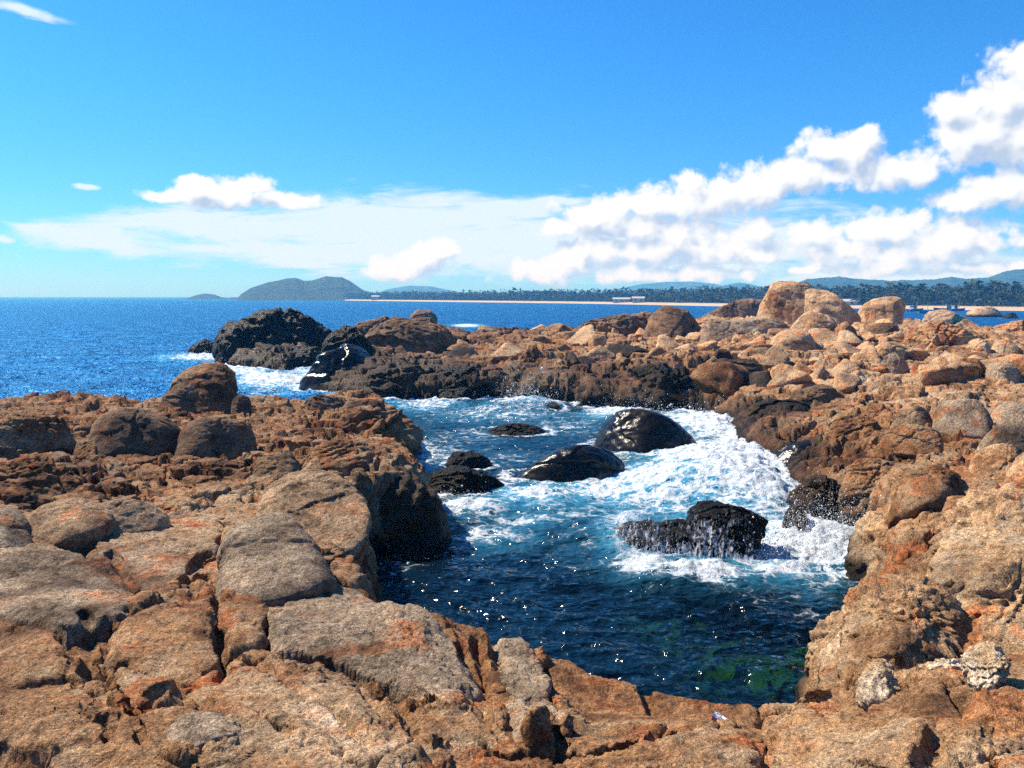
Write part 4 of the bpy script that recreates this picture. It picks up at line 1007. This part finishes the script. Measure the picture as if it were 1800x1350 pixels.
def hill(name, label, profile, dist, depth, cols, nz=1.0, zbase=0.0, tex=.03, seed=0):
    """A ridge with the outline of profile (photo pixels) standing at its own distance with real depth."""
    px = np.linspace(profile[0][0], profile[-1][0], 260)
    py = np.interp(px, [q[0] for q in profile], [q[1] for q in profile])
    nv = 60
    vs = np.linspace(-1, 1, nv)
    G = np.zeros((nv, len(px), 3))
    crest = np.array([at_d(a, b, dist) for a, b in zip(px, py)])
    for j, v in enumerate(vs):
        k = 1 + v * depth / dist
        x, y = crest[:, 0] * k, crest[:, 1] * k
        b = math.cos(v * math.pi / 2) ** 1.1
        nn = fbm(x * 6 / depth + seed, y * 6 / depth, x * 0 + seed, 6, .55)
        z = zbase - 2 + (crest[:, 2] - zbase + 2) * b + nn * nz * (0.4 + .6 * b) * (1 - math.exp(-abs(v) * 6)) + fbm(x * 60 / depth, y * 60 / depth, x * 0 + seed, 3) * nz * .12
        G[j] = np.stack([x, y, z], -1)
    me = mesh_np(name, G.reshape(-1, 3), grid_faces(nv, len(px)))
    m, N = new_mat(name + '_cover')
    pos = N.n('ShaderNodeNewGeometry').outputs['Position']
    c = N.ramp(N.noise(pos, tex, 8, .7), [(0.35, cols[0]), (0.52, cols[1]), (0.64, cols[1]), (0.72, cols[2])])
    c = N.mix(1.0, c, N.ramp(N.noise(pos, tex * 9, 5, .7), [(.35, (.45,.45,.45)), (.65, (1.4,1.4,1.4))]), 'MULTIPLY')
    p_ = principled(N); N.l(c, p_.inputs['Base Color']); p_.inputs['Roughness'].default_value = .95; p_.inputs['Specular IOR Level'].default_value = .1
    N.l(N.bump(N.noise(pos, tex * 7, 6, .7), 2.5, 1.0), p_.inputs['Normal'])
    return tag(link(name, me, m), label, None, None, 'structure')
GREEN = [(0.012, 0.024, 0.014), (0.024, 0.042, 0.022), (0.07, 0.065, 0.04)]
ROCKY = [(0.014, 0.026, 0.014), (0.030, 0.045, 0.022), (0.17, 0.15, 0.13)]
hill('headland_hill', 'wooded headland hill with two humps across the bay', [(415,527),(424,517),(440,507),(470,497),(505,490),(520,489),(535,494),(552,493),(572,487),(600,487),(615,494),(640,511),(665,519),(700,521),(740,524)], 1060, 190, ROCKY, 5, tex=.02, seed=3)
hill('island_hill', 'small rocky island left of the headland', [(322,527),(335,522),(350,517.5),(362,516),(378,518),(390,523),(400,525),(408,523),(420,524),(432,527)], 1350, 60, ROCKY, 2.5, tex=.03, seed=5)
hill('mountain_range', 'blue mountain range behind the wood at the right', [(1340,522),(1365,512),(1395,500),(1420,492),(1450,488),(1475,487),(1500,491),(1530,492),(1560,495),(1600,494),(1640,492),(1672,487),(1700,492),(1735,491),(1765,479),(1800,473),(1860,466),(1930,478),(2000,500)], 1300, 330, GREEN, 12, tex=.008, seed=8)
hill('near_ridge', 'lower wooded ridge at the far right in front of the mountains', [(1600,528),(1660,521),(1720,512),(1780,503),(1840,495),(1920,490),(2010,505)], 900, 150, GREEN, 5, tex=.02, seed=9)
hill('middle_hill', 'round blue hill left of the largest skyline boulder', [(1225,520),(1250,510),(1275,501),(1300,497),(1320,500),(1345,506),(1375,519)], 1800, 200, GREEN, 7, tex=.012, seed=12)
hill('far_mountain', 'palest mountain behind the beach', [(1000,521),(1050,514),(1100,505),(1130,499),(1170,496),(1215,495),(1255,499),(1290,506),(1340,518)], 2250, 350, GREEN, 9, tex=.006, seed=14)
hill('far_left_mountain', 'pale low mountain right of the headland', [(640,522),(680,509),(720,502),(760,504),(790,510),(820,518)], 2250, 260, GREEN, 6, tex=.006, seed=15)
hill('low_hill', 'low wooded hill behind the middle of the beach', [(830,524),(880,518),(930,513),(965,510.5),(1000,514),(1050,519),(1090,524)], 900, 120, GREEN, 3, tex=.02, seed=17)

# the wood behind the beach, too many trees to count
m_leaf = plain('pine_foliage', (0.018, 0.032, 0.018), .9, var=.55, scale=.5)
VV, FF, off = [], [], 0
cum = np.r_[0, np.cumsum(np.hypot(np.diff(shx), np.diff(shy)))]
def tree_cloud(x, y, z, hgt, ntri, wid):
    tz = rng.random(ntri) ** 1.15
    rad = wid * (0.25 + .95 * (1 - tz) ** .7) * rng.uniform(.3, 1, ntri)
    an = rng.uniform(0, 6.283, ntri)
    c = np.stack([x + rad * np.cos(an), y + rad * np.sin(an), z + hgt * (.10 + .9 * tz)], -1)
    s = hgt * .10 * rng.uniform(.6, 1.5, ntri)
    tri = c[:, None, :] + rng.normal(0, 1, (ntri, 3, 3)) * s[:, None, None] * np.array([1.0, 1.0, .7])
    return tri.reshape(-1, 3)
for row in range(7):
    s = 0.0
    while s < cum[-1]:
        i = np.searchsorted(cum, s) ; i = min(i, len(cum) - 1)
        dist0 = math.hypot(shx[i], shy[i])
        s += rng.uniform(1.2, 2.6) * (1 + dist0 / 700)
        back = (20 if shx[i] > 90 else 26) + row * 5 + rng.uniform(-3, 3)
        x, y = shx[i] + out[i, 0] * back, shy[i] + out[i, 1] * back
        hgt = (4.0 + row * .4) * rng.uniform(.85, 1.15)
        if rng.random() < .06: hgt *= 1.2
        v = tree_cloud(x, y, .9, hgt * 1.12, 80 if dist0 < 330 else 30, .24 * hgt + .8)
        VV.append(v); FF.append(np.arange(len(v)).reshape(-1, 3) + off); off += len(v)
me = mesh_np('wood', np.concatenate(VV), np.concatenate(FF), False)
tag(link('wood', me, m_leaf), 'long dark pine wood behind the beach', 'wood', None, 'stuff')

# low white buildings along the beach
m_wall, m_roof, m_roof2 = plain('white_render', (.36, .36, .35)), plain('pale_roof', (.33, .35, .37)), plain('red_roof', (.34, .13, .08))
m_dark = plain('dark_opening', (.03, .035, .04), .4)
def house(label, px, w, h, dep, back, roofm, group='low buildings behind the beach'):
    i = int(np.argmin(np.abs(np.arctan2(shx, shy) - math.atan2(*(ray(px, 530)[:2])))))
    x, y = shx[i] + out[i, 0] * back, shy[i] + out[i, 1] * back
    e = empty('beach_house', (x, y, 1.0), -math.atan2(x, y))
    tag(e, label, 'building', group)
    b = MB(); b.box(-w/2, w/2, -dep/2, dep/2, -.6, h); b.build('wall', m_wall, e)
    b = MB(); o_ = .4
    b.add([(-w/2-o_,-dep/2-o_,h+.003),(w/2+o_,-dep/2-o_,h+.003),(w/2+o_,dep/2+o_,h+.003),(-w/2-o_,dep/2+o_,h+.003),(-w/2-o_,0,h+dep*.22),(w/2+o_,0,h+dep*.22)], [(0,1,5,4),(2,3,4,5),(0,4,3),(1,2,5),(3,2,1,0)]); b.build('roof', roofm, e)
    k = max(2, int(w / 3))
    for q in range(k):
        xx = -w/2 + w * (q + .5) / k
        b = MB(); b.box(xx - .45, xx + .45, -dep/2 - .06, -dep/2 + .02, h*.35, h*.75); b.build('window', m_dark, e)
    return e
house('long white shed with a pale roof behind the beach, left of the arched boulder', 1092, 9, 1.7, 4, 17, m_roof)
house('short white hut right of the long white shed on the beach', 1122, 6, 2.2, 4, 17, m_roof)
house('tiny white house at the left start of the beach', 660, 8, 3.0, 6, 18, m_roof)
house('pale-roofed shelter between the two largest skyline boulders', 1490, 7, 1.3, 4, 16, m_roof)
# fishing boats moored off the right part of the beach
def boat(label, px, py, L, rz, hullc, cabin=True):
    p0 = at_z(px, py, 0)
    e = empty('fishing_boat', (p0[0], p0[1], 0), rz); tag(e, label, 'boat', 'fishing boats moored off the beach')
    n = 13; vs, fs = [], []
    for k in range(n):
        t = k / (n - 1); xx = (t - .5) * L; bw = L * .16 * (1 - max(0, (t - .45) / .55) ** 2.2) * (.82 + .18 * min(1, t * 4)); sh = .55 + .5 * max(0, t - .5) ** 2 * 2.4 + .1 * (1 - t)
        vs += [(xx, -bw, sh), (xx * .96, -bw * .62, .08), (xx * .92, 0, -.25), (xx * .96, bw * .62, .08), (xx, bw, sh), (xx * .98, bw * .8, sh - .2), (xx * .98, -bw * .8, sh - .2)]
    for k in range(n - 1):
        a = 7 * k
        for j in range(7): fs.append((a + j, a + (j + 1) % 7, a + 7 + (j + 1) % 7, a + 7 + j))
    fs += [tuple(range(7))[::-1], tuple(range(7 * (n - 1), 7 * n))]
    b = MB(); b.add(vs, fs); b.build('hull', hullc, e)
    if cabin:
        b = MB(); b.box(-L*.30, -L*.08, -L*.09, L*.09, .38, 1.5); b.build('cabin', m_wall, e)
        b = MB(); b.box(-L*.33, -L*.05, -L*.11, L*.11, 1.503, 1.6); b.build('cabin_roof', m_roof, e)
        b = MB(); b.box(-L*.27, -L*.11, -L*.0915, -L*.089, .95, 1.3); b.build('window', m_dark, e)
    b = MB(); b.tube((L*.08, 0, .35), (L*.08, 0, 2.9), .07, .04); b.build('mast', m_pole, e)
    return e
m_pole = plain('weathered_pole', (.30, .26, .22))
m_blue, m_bl2, m_grn = plain('blue_paint', (.03, .10, .38), .4), plain('dark_blue_paint', (.02, .04, .14), .4), plain('green_paint', (.05, .20, .18), .4)
boat('blue fishing boat with a white cabin beside the flat-topped skyline boulder', 1610, 547, 6.5, .5, m_blue)
boat('dark blue fishing boat with a white cabin above the jagged slab', 1660, 545.5, 6.0, 2.9, m_bl2)
boat('small open green boat in front of the blue fishing boat', 1628, 551, 4.5, .2, m_grn, False)
boat('distant blue fishing boat left of the tan islet', 1683, 546.5, 5.5, .3, m_blue)

# ------------------------------------------------------------------ a piece of litter on the near rim
d0 = ground_dist(1272, 1284); g = at_d(1272, 1284, d0)
n = 26
u, v = np.meshgrid(np.linspace(-1, 1, n), np.linspace(-1, 1, 14))
lx, ly = u * .062 + .01 * fbm(u * 2, v * 2, 0 * u, 3), v * .024 + .012 * fbm(u * 2, v * 2, 4 + 0 * u, 3)
lz = .032 + .022 * fbm(u * 1.7, v * 2, 8 + 0 * u, 4, .6) + .018 * (1 - v * v) - .012 * u
top = np.stack([lx, ly, lz], -1).reshape(-1, 3); bot = top - np.array([0, 0, .006])
Fg = grid_faces(14, n)
me = mesh_np('litter', np.concatenate([top, bot]), np.concatenate([Fg, Fg[:, ::-1] + len(top)]))
m, N = new_mat('wrapper_film')
tcn = N.n('ShaderNodeTexCoord').outputs['Object']; sx = N.n('ShaderNodeSeparateXYZ'); N.l(tcn, sx.inputs[0])
c = N.mix(N.rng(sx.outputs[1], -.016, -.010, 1, 0), (0.82, 0.85, 0.86), (0.28, 0.10, 0.26))
p_ = principled(N); N.l(c, p_.inputs['Base Color']); p_.inputs['Roughness'].default_value = .35
zt = float(terrain_z(np.array([[g[0]]], np.float32), np.array([[g[1]]], np.float32))[0][0, 0])
o = link('litter', me, m, (g[0], g[1], max(g[2], zt) + .01)); o.rotation_euler = (R(12), R(16), R(-18))
tag(o, 'crumpled white plastic wrapper lying on the near rim of the pool', 'litter')

# ------------------------------------------------------------------ air
b = MB(); b.box(-2300, 2300, -40, 2760, -4, 62)
m, N = new_mat('sea_air')
pv = N.n('ShaderNodeVolumePrincipled'); pv.inputs['Color'].default_value = (0.12, 0.48, 1.0, 1); pv.inputs['Density'].default_value = 0.0006; pv.inputs['Anisotropy'].default_value = 0.0; pv.inputs['Absorption Color'].default_value = (1, 1, 1, 1)
o = N.n('ShaderNodeOutputMaterial'); N.l(pv.outputs[0], o.inputs['Volume'])
hz = b.build('haze', m)
tag(hz, 'thin blue sea haze over the bay', 'haze', None, 'stuff')
